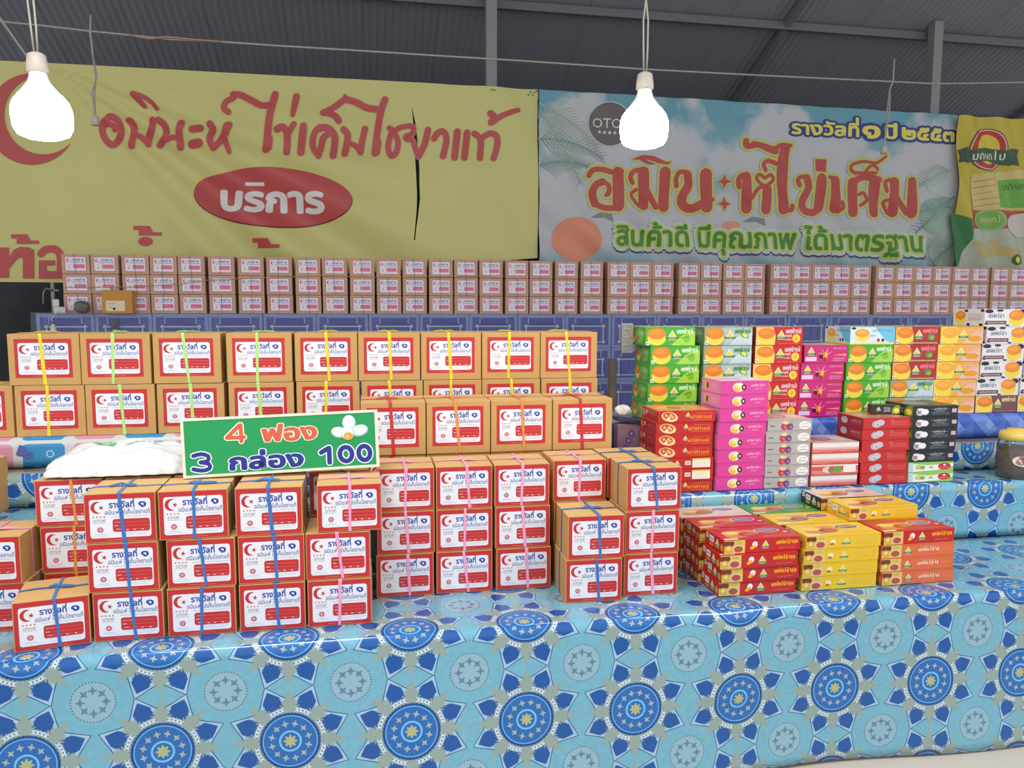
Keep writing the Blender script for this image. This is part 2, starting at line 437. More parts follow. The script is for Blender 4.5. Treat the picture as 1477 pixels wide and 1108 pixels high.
tbox('step_board', XL+.03, XR-.03, Y3+0.012, 3.25, Z3-0.03, Z3-0.008)
for x in (XL+.1, 0.4, 2.2, XR-.15):
    for y in (2.12, 3.15): tbox('leg', x, x+0.06, y, y+0.06, 0.229, Z0-0.04)
for x in (XL+.1, 0.4, 2.2, XR-.15):
    tbox('upright', x, x+0.05, 3.16, 3.22, Z0-0.008, Z3-0.03)

def cover(name, prof, mt, x0, x1, label, wob=0.0, hem=None, th=0.0025, vstart=0.0):
    """sheet that follows a (y, z) profile; u = x, v = length along the profile"""
    pts = []
    for i in range(len(prof)-1):            # subdivide, round the corners a little
        (ya, za), (yb, zb) = prof[i], prof[i+1]; L = hypot(yb-ya, zb-za); k = max(1, int(L/0.03))
        for j in range(k): pts.append((ya+(yb-ya)*j/k, za+(zb-za)*j/k))
    pts.append(prof[-1])
    vl = [vstart]
    for i in range(1, len(pts)): vl.append(vl[-1]+hypot(pts[i][0]-pts[i-1][0], pts[i][1]-pts[i-1][1]))
    nx = int((x1-x0)/0.035); bm = bmesh.new(); uvl = bm.loops.layers.uv.new('UVMap')
    rows = []
    for i in range(nx+1):
        x = x0+(x1-x0)*i/nx; row = []
        for j, (y, z) in enumerate(pts):
            dy = 0.0
            if wob and z < Z0-0.02:
                a = (Z0-z)*wob
                dy = -a*(0.5+0.5*sin(x*3.1+0.7)+0.3*sin(x*7.3+z*3))-0.010*math.exp(-((x-1.02)/0.09)**2)*(z > 0.45)
            zz = z
            if hem is not None and z < hem+0.001: zz = hem+0.006*sin(x*2)
            row.append(bm.verts.new((x, y+dy, zz)))
        rows.append(row)
    for i in range(nx):
        for j in range(len(pts)-1):
            f = bm.faces.new((rows[i][j], rows[i+1][j], rows[i+1][j+1], rows[i][j+1])); f.smooth = True
            for lp, (ii, jj) in zip(f.loops, ((i, j), (i+1, j), (i+1, j+1), (i, j+1))):
                lp[uvl].uv = (x0+(x1-x0)*ii/nx, vl[jj])
    me = bpy.data.meshes.new(name); bm.to_mesh(me); bm.free(); me.materials.append(mt)
    o = link(name, me); md = o.modifiers.new('s', 'SOLIDIFY'); md.thickness = th; md.offset = -1
    return tag(o, label, 'tablecloth')
HEM = 0.237
cov = 'blue medallion vinyl covers'
cover('tablecloth', [(Y0, HEM), (Y0, Z0), (Y1-0.004, Z0)], vinyl('medallion_vinyl', -0.555, 0.478-HEM), XL, XR,
      'blue medallion-print vinyl hanging down the front of the lowest table level', wob=0.05, hem=HEM)
cover('step_cover', [(Y1, Z0+0.002), (Y1, Z1), (Y2-0.004, Z1)], vinyl('medallion_vinyl_step', 2.356-0.325*8, 0.193), XL, XR,
      'blue medallion-print vinyl over the first step behind the front boxes')
cover('shelf_cover', [(Y2+.002, Z2), (Y3-0.004, Z2)], mat('brown_oilcloth', (150, 136, 116), .18, coat=.6, noise=.1, nscale=6), XL, XR, 'glossy brown oilcloth strip on the narrow second step')
cover('step_cover', [(Y2, Z1+0.002), (Y2, Z2)], vinyl('medallion_vinyl_shelf', 2.499-0.325*8, 0.10), XL, XR,
      'narrow blue medallion-print vinyl over the second step, mostly behind the sweets boxes')
cover('step_cover', [(Y3, Z2+0.002), (Y3, Z3), (3.26, Z3)], pink_cloth(), XL, 0.62,
      'pink and blue rounded-square patchwork vinyl under the large egg cartons')
cover('step_cover', [(Y3, Z2+0.002), (Y3, Z3), (3.26, Z3)], triangle_cloth(), 0.625, XR,
      'plain blue triangle-print vinyl under the wall of cake boxes')
ink_v = pr((90, 90, 168)); a = Art(); a.text('Bo', 0, 0, 0.046, 0.026, ink_v, 0, 0.06)
bx, bz = onY(24, 655, Y3-0.004)
o = link('printed_letters', a.mesh('printed_letters', lambda x, y, l: (x, -l, y)), bpy.data.objects['step_cover.002'], (bx, Y3-0.002, bz-0.002)); o.rotation_euler = (0, radians(20), 0)
a = Art()
for q in range(5): a.ell(0.010*cos(q*1.256), 0.006*sin(q*1.256), 0.008, 0.006, pr((222, 186, 60)), 0, 10)
a.ell(0, 0, 0.004, 0.004, pr((120, 80, 30)), 1, 8)
bx, bz = onY(190, 650, Y3-0.004)
link('printed_flower', a.mesh('printed_flower', lambda x, y, l: (x, -l, y)), bpy.data.objects['step_cover.002'], (bx, Y3-0.002, bz-0.008))

# ------------------------------------------------------------------ egg cartons
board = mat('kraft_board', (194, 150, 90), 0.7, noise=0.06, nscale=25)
board_top = mat('kraft_board_lit', (212, 172, 112), 0.7, noise=0.05, nscale=25)  # same board, lightened: the light on carton tops is in the colour
board_far = mat('kraft_board_hazed', (200, 160, 136), 0.75, noise=0.08, nscale=14)  # same board, paled: haze and a lift for dim light painted in
seam = mat('carton_seam', (120, 84, 48), 0.8)
red, white, blue, blue2, grey = pr((192, 44, 46), 0.35), pr((230, 231, 238), 0.35), pr((30, 64, 160), 0.35), pr((84, 104, 160), 0.35), pr((150, 152, 165), 0.35)
pink_far = pr((224, 112, 146), 0.4); white_far = pr((236, 228, 238), 0.4); black_ink = pr((40, 26, 34))  # pink_far and white_far carry the far haze in their colour
def label_art(W, H, far=False):
    a = Art()
    P = lambda u, v: (u*W-W/2, H/2-v*H)
    rd = red
    if far:
        a.rect(-W/2, -H/2, W/2, H/2, pr((200, 120, 126), 0.4), 0); x0, y0 = P(.03, .955); x1, y1 = P(.97, .045)
        a.rect(x0, y0, x1, y1, white_far, 1)
    else:
        a.rect(-W/2, -H/2, W/2, H/2, red, 0); x0, y0 = P(.062, .915); x1, y1 = P(.938, .105)
        a.rrect(x0, y0, x1, y1, 0.007, white, 1)
    x, y = P(.175, .27); a.crescent(x, y, W*.095, rd, 2, off=.42, q=.86)
    x, y = P(.232, .275); a.star(x, y, W*.042, rd, 2, rot=0.2)
    x, y = P(.345, .285); a.text('รางวัลที่', x, y, P(.705, 0)[0], H*.098, blue, 2, 0.028)
    x, y = P(.772, .285); a.text('๑', x, y, P(.872, 0)[0], H*.125, blue, 2, 0.032)
    x, y = P(.28, .425); a.text('อมินะห์ ไข่เค็มไชยาแท้', x, y, P(.925, 0)[0], H*.07, blue2, 2, 0.010)
    x, y = P(.37, .485); 
    if not far: a.scribble(x, P(.915, 0)[0], y, H*.022, grey, 2, n=26)
    x0, y0 = P(.385, .795); x1, y1 = P(.92, .525)
    a.rrect(x0, y0, x1, y1, 0.006, pink_far if far else red, 2)
    if not far:
        for k, (u0, u1) in enumerate(((.41, .56), (.41, .47), (.43, .50))):
            x, y = P(u0, .60+.075*k); a.scribble(x, P(u1, 0)[0], y, H*.018, white, 3, n=7, seed=k)
            x, y = P(u1+.01, .60+.075*k); a.rect(x, y, P(.90, 0)[0], y+H*.006, pr((236, 120, 120)), 3)
        for u in (.58, .68, .80): x, y = P(u, .765); a.rect(x, y, x+W*.03, y+H*.014, white, 4)
        for k in range(4): x, y = P(.115+.052*k, .47); a.star(x, y, W*.018, rd, 2)
        x, y = P(.115, .575); a.text('OTOP', x, y, P(.285, 0)[0], H*.042, pr((96, 98, 120)), 2, 0.0)
        x, y = P(.20, .598)
        a.rect(P(.10, 0)[0], y, P(.30, 0)[0], y+H*.006, grey, 2)
        x, y = P(.205, .74); a.star(x, y, W*.048, rd, 2, n=8, q=.78); a.star(x, y, W*.030, white, 3, n=4, q=.62); a.star(x, y, W*.018, rd, 4, n=4, q=.5); a.rect(x-W*.055, y-.0006, x+W*.055, y+.0006, rd, 1.5)
        for k, (u0, u1) in enumerate(((.13, .29), (.08, .34))): x, y = P(u0, .845+.035*k); a.scribble(x, P(u1, 0)[0], y, H*.014, grey, 2, n=14, seed=k)
        for k in range(2): x, y = P(.47+.03*k, .838+.035*k); a.scribble(x, P(.90-.04*k, 0)[0], y, H*.014, grey, 2, n=20, seed=k+4)
        x, y = P(.30, .965); a.rect(x, y, P(.70, 0)[0], y+H*.006, pr((236, 150, 150)), 1)
    else:
        x, y = P(.20, .72); a.ell(x, y, W*.05, W*.05, pr((196, 170, 186), 0.4), 2, 10)
        a.rect(*P(.12, .56), *P(.30, .53), pr((196, 180, 196), 0.4), 2)
    return a
SZ = {'small': (0.176, 0.168, 0.1335), 'large': (0.203, 0.19, 0.178), 'back': (0.222, 0.19, 0.1685)}
LB = {'small': (0.171, 0.1285, 0.0, 0.000), 'large': (0.163, 0.135, -0.002, 0.004), 'back': (0.172, 0.128, 0.0, 0.0)}
_C = {}
def carton_meshes(kind):
    if kind in _C: return _C[kind]
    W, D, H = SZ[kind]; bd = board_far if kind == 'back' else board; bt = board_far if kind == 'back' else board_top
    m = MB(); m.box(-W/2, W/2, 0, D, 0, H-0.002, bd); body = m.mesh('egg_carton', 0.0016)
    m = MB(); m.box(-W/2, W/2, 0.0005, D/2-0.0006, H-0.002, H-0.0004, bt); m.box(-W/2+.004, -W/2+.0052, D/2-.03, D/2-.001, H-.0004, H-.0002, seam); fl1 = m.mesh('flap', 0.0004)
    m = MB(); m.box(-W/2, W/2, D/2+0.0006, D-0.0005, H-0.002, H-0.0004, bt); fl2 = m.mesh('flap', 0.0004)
    lw, lh, lx, lz = LB[kind]
    art = label_art(lw, lh, kind == 'back')
    lab = art.mesh('label', lambda x, y, l: (x+lx, -l, y+H/2+lz), 0.00025, 0.0003)
    _C[kind] = (body, fl1, fl2, lab); return _C[kind]
TAPE = {'yellow': (236, 208, 48), 'lime': (176, 222, 120), 'blue': (56, 112, 184), 'pink': (240, 160, 196), 'orange': (222, 140, 62), 'red': (196, 44, 44),
        'violet': (120, 110, 168), 'twine': (120, 92, 84), 'straw': (214, 196, 160)}
def ribbon_mesh(kind, colr, top, var):
    key = (kind, colr, top, var)
    if key in _C: return _C[key]
    W, D, H = SZ[kind]; rnd = random.Random(var*31+7); far = kind == 'back'
    m = MB(); mt = mat('tape_'+colr, TAPE[colr], 0.35, spec=0.6); mt2 = mt
    wd = 0.0045 if far else (0.0085 if kind == 'small' else .0095); x0 = rnd.uniform(-.012, .006)+(0.008 if kind == 'small' else 0); sl = rnd.uniform(.004, .016)*(1 if var % 4 else -0.3); g = 0.0016
    up = 0.0008 if not top else 0.0022
    widths = [wd*rnd.uniform(.75, 1.25) for _ in range(12)]
    P = [(x0+sl, -g, 0.001), (x0+sl*.66, -g, H*.33), (x0+sl*.33, -g, H*.66), (x0, -g, H-0.002), (x0, -g*0.4, H+up*.6), (x0-.002, D*.25, H+up), (x0-.004, D*.5, H+up*1.2), (x0-.004, D*.75, H+up), (x0-.004, D+g*.4, H+up*.6), (x0-.004, D+g, H-.002), (x0-.004, D+g, .001)]
    m.strip(P, (1, 0, 0), widths[:11], 0.0006, mt)
    yq = D*rnd.uniform(.42, .58)
    P = [(-W/2-g, yq, .001), (-W/2-g, yq+.003, H*.5), (-W/2-g, yq, H-.002), (-W/2-g*.4, yq, H+up*.6), (-W*.25, yq+.006, H+up), (0, yq, H+up*1.3), (W*.25, yq-.005, H+up), (W/2+g*.4, yq, H+up*.6), (W/2+g, yq, H-.002), (W/2+g, yq, .001)]
    m.strip(P, (0, 1, 0), widths[:10], 0.0006, mt2)
    if top:                                # knot with two tails lying on the flaps
        zt = H+up*1.3
        for sgn in (-1, 1):
            L = rnd.uniform(.02, .05)
            P = [(x0, yq, zt+.001), (x0+sgn*L*.4, yq-.008*sgn, zt+.004), (x0+sgn*L, yq+.012*rnd.uniform(-1, 1), zt+.001)]
            m.strip(P, (0, 1, 0.2), [wd*1.2, wd*1.6, wd*1.1], .0007, mt)
        m.tube([(x0-.004, yq, zt+.0015), (x0+.004, yq, zt+.0015)], .0022, mt, 6)
    _C[key] = m.mesh('ribbon'); return _C[key]
_cv = [0]
def carton(kind, x, y, z, colr, label, group, top=False, rz=0.0, tilt=0.0, sx=1.0):
    """x: centre of the front face, y: front plane, z: underside"""
    body, f1, f2, lab = carton_meshes(kind); _cv[0] += 1
    o = link('egg_carton', body, None, (x, y, z)); o.rotation_euler = (0, tilt, rz); o.scale = (sx, 1, 1)
    tag(o, label, 'carton', group)
    if kind != 'back':
        link('flap', f1, o); link('flap', f2, o)
    link('label', lab, o)
    link('ribbon', ribbon_mesh(kind, colr, top, _cv[0] % 6), o)
    return o
ORD = ['', 'first', 'second', 'third', 'fourth', 'fifth', 'sixth', 'seventh', 'eighth', 'ninth', 'tenth', 'eleventh', 'twelfth', 'thirteenth', 'fourteenth', 'fifteenth', 'sixteenth',
       'seventeenth', 'eighteenth', 'nineteenth', 'twentieth']
HS, HB, HK = 0.1350, 0.1795, 0.1700
def xc(kind, px, py, Y): return onY(px, py, Y)[0]+SZ[kind][0]/2
LV = ['bottom', 'middle', 'top']
# front group F: (pixel x of left edge, row index, ribbon)
def stack(name_, Y, cols, group, z0=Z0, kind='small', hh=HS, ypix=(895, 820, 745)):
    for desc, rows in cols:
        n = len(rows)
        for k, (px, c, rz) in enumerate(rows):
            lv = 'only' if n == 1 else ('top' if k == n-1 else ('bottom' if k == 0 else 'middle'))
            z = z0+0.0012+k*hh
            carton(kind, xc(kind, px, ypix[k], Y), Y+(k*37 % 5-2)*.0006, z, c, desc % (COLN.get(c, c), lv), group, k == n-1, rz+((k*53+int(px)) % 7-3)*.0022)
COLN = {'blue': 'blue-taped', 'pink': 'pink-taped', 'orange': 'orange-taped', 'violet': 'violet-taped', 'yellow': 'yellow-taped', 'lime': 'lime-taped', 'red': 'red-taped', 'straw': 'straw-taped', 'twine': 'string-tied'}
YF = 2.145
g = 'small egg cartons at the front left'
stack('F', YF, [
    ('%s egg carton, %s of the stack second from left at the front edge', [(135, 'blue', 0), (126.5, 'blue', 0), (121.5, 'blue', .02)]),
    ('%s egg carton, %s of the front stack under the left end of the sign', [(242.5, 'blue', 0), (241, 'blue', 0), (229, 'blue', .03)]),
    ('%s egg carton, %s of the front stack under the middle of the sign', [(346, 'blue', 0), (344, 'blue', 0), (339.5, 'blue', 0)]),
    ('%s egg carton, %s of the front stack under the eggs on the sign', [(444.5, 'pink', 0), (441.5, 'pink', 0), (457.5, 'pink', .02)])], g)
X_, Y_ = onZ(26, 938, Z0); o = carton('small', X_+0.087, Y_-0.005, Z0+0.0012, 'blue', 'single blue-taped egg carton turned askew at the left front corner', g, True, radians(11))
g = 'small egg cartons in the second row'
YG = 2.335
stack('G', YG, [
    ('%s egg carton, %s of the second-row stack just right of the sign', [(543.5, 'pink', 0), (544, 'pink', 0), (543, 'pink', 0)]),
    ('%s egg carton, %s of the middle stack of the second row', [(630, 'pink', 0), (629.5, 'pink', 0), (629, 'pink', 0)]),
    ('%s egg carton, %s of the stack left of the stepped corner group', [(716, 'pink', 0), (714.5, 'pink', 0), (713.5, 'pink', 0)]),
    ('%s egg carton, %s of the stack under the left half of the white bag', [(66, 'orange', 0), (58, 'orange', 0), (49, 'orange', .01)]),
    ('%s egg carton, %s of the stack under the right end of the bag', [(166, 'orange', 0), (158, 'orange', 0), (152, 'orange', 0)]),
    ('%s egg carton, %s of the stack behind the left end of the sign', [(262, 'violet', 0), (256, 'violet', 0), (251, 'violet', 0)]),
    ('%s egg carton, %s of the stack behind the middle of the sign', [(354, 'violet', 0), (351, 'violet', 0), (348, 'violet', 0)]),
    ('%s egg carton, %s of the stack behind the right end of the sign', [(448, 'blue', 0), (447, 'blue', 0), (446, 'blue', 0)])], g, ypix=(860, 770, 700))
stack('G', 2.372, [('%s egg carton, %s of the stack partly behind the stepped corner group', [(800, 'pink', 0), (799, 'pink', 0), (798, 'pink', 0)])], g, ypix=(860, 770, 700))
YLL = 2.262
XLm = onY(50, 850, YLL+.05)[0]-SZ['small'][0]/2-.004
for k, lv in enumerate(('lower', 'upper')):
    carton('small', XLm-0.004*k, YLL-0.004*k, Z0+.0012+k*HS, 'pink', 'pink-taped egg carton cut by the left picture edge, %s of its pair' % lv, 'egg cartons at the left picture edge', k == 1)
g = 'stepped group of small egg cartons at the right'
YH = 2.19
stack('H', YH, [('%s egg carton, %s of the two-high stack in the stepped corner group', [(815.5, 'blue', -.03), (819, 'blue', -.02)])], g)
YH2 = 2.215
stack('H2', YH2, [('%s egg carton, %s of the rightmost stack, next to red sweets boxes', [(898.5, 'pink', 0), (901, 'pink', 0), (904, 'blue', 0)])], g)
YI = 2.39
stack('I', YI, [('%s egg carton, %s of the stack behind the rightmost carton stack', [(884, 'blue', 0), (881, 'blue', 0), (876, 'blue', 0)])], g, ypix=(830, 750, 690))

# middle row of large cartons on step one
g = 'large egg cartons in the middle row'
YM = 2.572
ML = [(520.5, 'red'), (615.5, 'orange'), (708.5, 'orange'), (797.5, 'red'), (884, '')]
ml_desc = ['half hidden behind the green sign', 'right of the green sign', 'third from left in the middle row', 'at the right end of the middle row']
WL = SZ['large'][0]
def fit(px0, px1, py, Y, gap=.0036):       # centre and width scale of a carton that fills the space between two pixels
    a, b = onY(px0, py, Y)[0], onY(px1, py, Y)[0]-gap
    k = max(.9, min(1.12, (b-a)/WL)); return a+WL*k/2, k
for k in range(4):
    px, c = ML[k]; x, sc = fit(px, ML[k+1][0], 615, YM)
    carton('large', x, YM, Z1+.0012+HB, c, 'large %s egg carton %s' % (COLN[c], ml_desc[k]), g, True, sx=sc)
    carton('large', x, YM+.006, Z1+.0012, c, 'large egg carton underneath the one %s' % ml_desc[k], g, sx=sc)
carton('large', onY(13, 700, 2.79)[0]-WL/2, 2.60, Z1+.0012, 'lime', 'large lime-taped egg carton cut by the left edge on the first step', 'egg cartons at the left picture edge', True)
# long row of large cartons on the top step
g = 'large egg cartons on the top step'
YB = 2.905
T9 = [12, 117, 221.5, 327, 425.5, 517, 607.5, 695.5, 780, 862.5]; B9 = [23, 125, 227.5, 331, 428.5, 522.5, 611.5, 695.5, 780.5, 862]
RC = ['yellow', 'lime', 'lime', 'lime', 'yellow', 'yellow', 'yellow', 'yellow', 'yellow']
for r, row in enumerate((B9, T9)):
    for k in range(9):
        x, sc = fit(row[k], row[k+1], 600-80*r, YB)
        if r == 0 and k == 0: xfirst = x-WL*sc/2
        carton('large', x, YB+random.uniform(-.003, .003), Z3+.0012+r*HB, RC[k], 'large %s egg carton, %s from left, %s row on the top step' % (COLN[RC[k]], ORD[k+1], ('lower', 'upper')[r]), g, r == 1, sx=sc)
carton('large', xfirst-.008-WL*.54, YB, Z3+.0012, 'yellow', 'large yellow-taped egg carton cut by left edge, beside the top step row', 'egg cartons at the left picture edge', True, sx=1.08)

# ------------------------------------------------------------------ crates and the far wall of cartons
YC = 7.25; ZC = 1.5725
crate_blue = mat('crate_plastic', (42, 60, 160), 0.3, noise=0.08, spec=0.6); crate_pale = mat('crate_rim_highlight', (116, 138, 192), 0.3); crate_line = mat('crate_line_highlight', (186, 200, 230), .3)  # pale rim and line tones paint bright edge highlights on the blue plastic
CW, CH, CD = 0.462, 0.325, 0.36
def crate_parts():
    m = MB(); W, H = CW, CH
    m.box(-W/2+.01, W/2-.01, .014, CD, .004, H-.03, crate_blue)
    body = m.mesh('plastic_crate')
    m = MB()
    m.box(-W/2, W/2, 0, .02, H-.032, H-.002, crate_pale); m.box(-W/2, W/2, 0, .02, 0, .026, crate_pale)
    m.box(-W/2, -W/2+.028, 0, .02, .026, H-.032, crate_pale); m.box(W/2-.028, W/2, 0, .02, .026, H-.032, crate_pale)
    m.box(-W/2, -W/2+.015, .02, CD, H-.03, H-.002, crate_pale); m.box(W/2-.015, W/2, .02, CD, H-.03, H-.002, crate_pale)
    m.box(-W/2, W/2, CD-.015, CD, H-.03, H-.002, crate_pale)
    rim = m.mesh('rim', 0.002)
    m = MB()
    for z in (.075, .12, .165, .21): m.box(-W/2+.03, W/2-.03, .007, .0145, z, z+.008, crate_blue)
    for x in (-.12, -.04, .04, .12): m.box(x-.004, x+.004, .005, .0145, .03, H-.035, crate_blue)
    rib = m.mesh('rib')
    m = MB(); s = .155
    m.box(-s, s, .001, .0145, .205, .215, crate_line); m.box(-s, s, .001, .0145, .05, .058, crate_line)
    m.box(-s, -s+.009, .001, .0145, .058, .205, crate_line); m.box(s-.009, s, .001, .0145, .058, .205, crate_line)
    for sx in (-1, 1):
        for z in (.21, .055):
            m.tube([(sx*s, 0.0145, z), (sx*s, -.001, z)], .016, crate_line, 12)
    frame = m.mesh('front_frame')
    m = MB(); m.box(-.125, .125, -.003, .0145, H-.092, H-.036, mat('crate_slot_shade', (26, 38, 148), 0.35)); m.box(-.135, .135, -.004, .0145, H-.036, H-.028, crate_line); m.box(-.135, -.125, -.004, .0145, H-.092, H-.036, crate_line); m.box(.125, .135, -.004, .0145, H-.092, H-.036, crate_line); slot = m.mesh('hand_slot', .002)  # solid block; its dark blue imitates the shade inside the hand slot
    return body, (('rim', rim), ('rib', rib), ('front_frame', frame), ('hand_slot', slot))
cb, cp = crate_parts()
x_start = onY(52, 460, YC)[0]+CW/2
NC = 22
rown = ['top', 'second', 'third']
for r in range(3):
    for k in range(NC):
        o = link('plastic_crate', cb, None, (x_start+k*(CW+.006)+random.uniform(-.002, .002), YC+random.uniform(-.006, .006), ZC-(r+1)*(CH+.001)))
        if k < 10: where = '%s crate from the left' % ORD[k+1]
        elif k == 10: where = 'middle crate'
        else: where = '%s crate from the right end' % ORD[NC-k]
        tag(o, 'blue plastic crate in the %s tier, %s' % (rown[r], where), 'crate', 'blue plastic crates')
        for nm, me in cp: link(nm, me, o)
m = MB(); m.box(x_start-.4, x_start+NC*CW+.1, YC-.02, YC+.5, 0.0, ZC-3*(CH+.001)-.002, mat('bench_block', (110, 108, 104), 0.8, noise=.1))
tag(link('bench', m.mesh('bench')), 'grey low bench carrying the blue crates', 'bench')

cols_px = [90, 131.4, 175.7, 216.6, 257.4, 300.5, 343.2, 384.5, 426, 465, 504.7, 543.3, 580.9, 619, 655.5, 691.9, 729.5, 764.6, 801.2, 838,
           877, 909.3, 939.7, 979.6, 1011, 1044, 1074, 1112, 1141.7, 1168.8, 1198, 1227.5, 1263, 1288.6, 1315.6, 1342.6, 1370.8, 1400, 1430.6, 1455, 1481]
# rightmost columns sit closer together in the picture: keep real carton spacing
g = 'egg cartons stacked along the far wall'
YK = 7.262
prev = None; KW = SZ['back'][0]; xs_back = []
Xraw = [onY(px, 405, YK)[0] for px in cols_px]
prev = -99
for k, x in enumerate(Xraw):
    x = max(x, prev+KW+0.0048); xs_back.append(x); prev = x
NB = len(xs_back)
for k, x0 in enumerate(xs_back):
    for r in range(3):
        j = random.uniform(-.0015, .0015) if k not in (6, 18) else random.uniform(-.0015, .0015)
        dep = YK+random.uniform(0, .012)
        leanx = (-0.006 if k == 0 else 0.0)*(0)
        if k < 20: where = '%s column from the left end' % ORD[k+1]
        elif k == 20: where = 'column in the very middle'
        else: where = '%s column from the right end' % ORD[NB-k]
        carton('back', x0+KW/2+j, dep, ZC+.0012+r*HK, ('twine', 'twine', 'straw', 'twine', 'twine')[(k*3+r*2) % 5],
               'far wall egg carton, %s tier, %s' % (('lowest', 'middle', 'topmost')[r], where), g, False, random.uniform(-.004, .004))
# odd things on and beside the far wall
x, z = onY(152, 450, YC-.02); x1 = onY(195, 450, YC-.02)[0]; zt = onY(170, 419, YC-.02)[1]
kr = mat('parcel_board', (196, 140, 56), 0.6, noise=.05)
m = MB(); m.box(x, x1, -.10, 0, 0, zt-ZC-.002, kr)
o = tag(link('parcel', m.mesh('parcel', .002), None, (0, YK-.006, ZC+.0012)), 'small ochre parcel with a white address label before the far cartons', 'parcel')
a = Art(); a.rect(x+.03, .02, x1-.06, .11, pr((226, 214, 178)), 0); a.scribble(x+.045, x+.10, .08, .006, black_ink, 1); a.rect(x+.085, .03, x+.105, .05, black_ink, 1); a.scribble(x+.045, x+.08, .05, .005, black_ink, 1)
link('address_label', a.mesh('address_label', lambda u, v, l: (u, -.10-l, v)), o)
m = MB(); m.box(x-.006, x+.07, -.102, -.0, zt-ZC, zt-ZC+.018, pr((222, 218, 200))); link('folded_flap', m.mesh('folded_flap'), o)

def lump(name, cx, cy, z0, rx, ry, h, mt, seed=0, amp=.12, nu=28, nv=12, p=2.6):
    rnd = random.Random(seed); ph = [rnd.uniform(0, 6) for _ in range(8)]
    m = MB(); v = []
    for j in range(nv+1):
        t = j/nv
        for i in range(nu):
            th = 2*pi*i/nu; rr = (1-abs(2*t-1)**p)**(1/p) if t < 1 else 0
            rr = max(rr, .02)
            k = 1+amp*(sin(3*th+ph[0]+4*t)*.5+sin(7*th+ph[1]-5*t)*.35+sin(13*th+ph[2]+9*t)*.25)
            v.append((cx+rx*rr*k*cos(th), cy+ry*rr*k*sin(th), z0+h*t*(1+amp*.4*sin(5*th+ph[3]))))
    f = [(j*nu+i, j*nu+(i+1) % nu, (j+1)*nu+(i+1) % nu, (j+1)*nu+i) for j in range(nv) for i in range(nu)]
    f += [tuple(range(nu))[::-1], tuple(nv*nu+i for i in range(nu))]
    m.add(v, f, mt, True); return m.mesh(name)
darkbag = mat('grey_bag', (98, 92, 90), 0.35, bump=.5, bscale=40)
x, z = onY(119, 449, YK-.1)
tag(link('plastic_bag', lump('plastic_bag', 0, 0, 0, .062, .05, .105, darkbag, 3), None, (x, YK-.10, ZC+.001)), 'crumpled dark grey bag at the left end of the far cartons', 'bag')
# metal stand, hook, white adapter and its hanging lamp at the left end of the crates
x, _ = onY(73, 440, YC-.03); m = MB(); zt = onY(73, 407, YC-.03)[1]
m.box(x-.012, x+.012, YC+.02, YC+.044, ZC+.0005, zt, steel); m.box(x-.012, x+.05, YC+.02, YC+.036, zt-.075, zt-.062, steel)
m.tube([(x, YC+.03, zt-.07), (x-.05, YC+.03, zt-.05), (x-.075, YC+.03, zt-.09), (x-.08, YC+.03, zt-.19)], .006, steel, 6)
tag(link('hook_stand', m.mesh('hook_stand')), 'grey metal post with a hook at the left end of the crates', 'stand')
wp = mat('white_plastic', (214, 210, 200), 0.4)
x, z = onY(80, 440, YC-.03); m = MB()
m.box(-.045, .045, -.02, .03, 0, .055, wp); m.box(-.05, .0, -.015, .0, .055, .12, wp)
o = tag(link('power_adapter', m.mesh('power_adapter', .01), None, (x+.035, YC-.04, ZC+.001)), 'white power adapter on the leftmost crate beside the metal post', 'adapter'); o.rotation_euler = (0, 0, .3)
x, z = onY(87, 455, YC-.03); x2, z2 = onY(86, 492, YC-.03)
m = MB(); m.tube([(x, YC-.06, ZC+.02), (x-.03, YC-.15, ZC-.05), (x2, YC-.15, z2+.17)], .004, wp, 6)
o = tag(link('hanging_lamp', m.mesh('hanging_lamp')), 'white cone-shaped lamp hanging on a thin cable before the leftmost crate', 'lamp')
m = MB(); m.lathe([(.010, .17), (.018, .15), (.03, .08), (.045, 0)], wp, (x2, YC-.15, z2-.02)); link('lamp_shade', m.mesh('lamp_shade'), o)
x, z = onY(165, 466, YC-.03); m = MB(); m.box(-.03, .03, -.03, 0, -.045, .045, mat('black_plastic', (36, 38, 44), .4)); m.box(-.02, .02, -.025, -.005, -.075, -.045, wp)
tag(link('plug_socket', m.mesh('plug_socket', .004), None, (x, YC-.002, z-.01)), 'small black plug fixed to the front of a crate at the left', 'plug')
# string tied round the far cartons
st = mat('string', (196, 164, 118), .7)
pts = []
for px, py in ((92, 414), (180, 414), (258, 410), (300, 404), (345, 402), (420, 399), (470, 398), (560, 400), (640, 399), (700, 398)):
    X, Z = onY(px, py, YK-.008); pts.append((X, YK-.008, Z))
m = MB(); m.tube(pts, .003, st, 5); tag(link('string', m.mesh('string')), 'thin tan string stretched across the left part of the far cartons', 'string')
# stake in front of the crates
X, Z = onY(883, 518, 6.9); m = MB(); m.tube([(X, 6.9, 0), (X+.006, 6.9, .8), (X, 6.9, Z)], [.045, .042, .040], mat('stake_wood', (118, 104, 92), .85, noise=.3, nscale=18), 10)
tag(link('wooden_stake', m.mesh('wooden_stake')), 'rough grey wooden stake standing before the blue crates', 'stake')

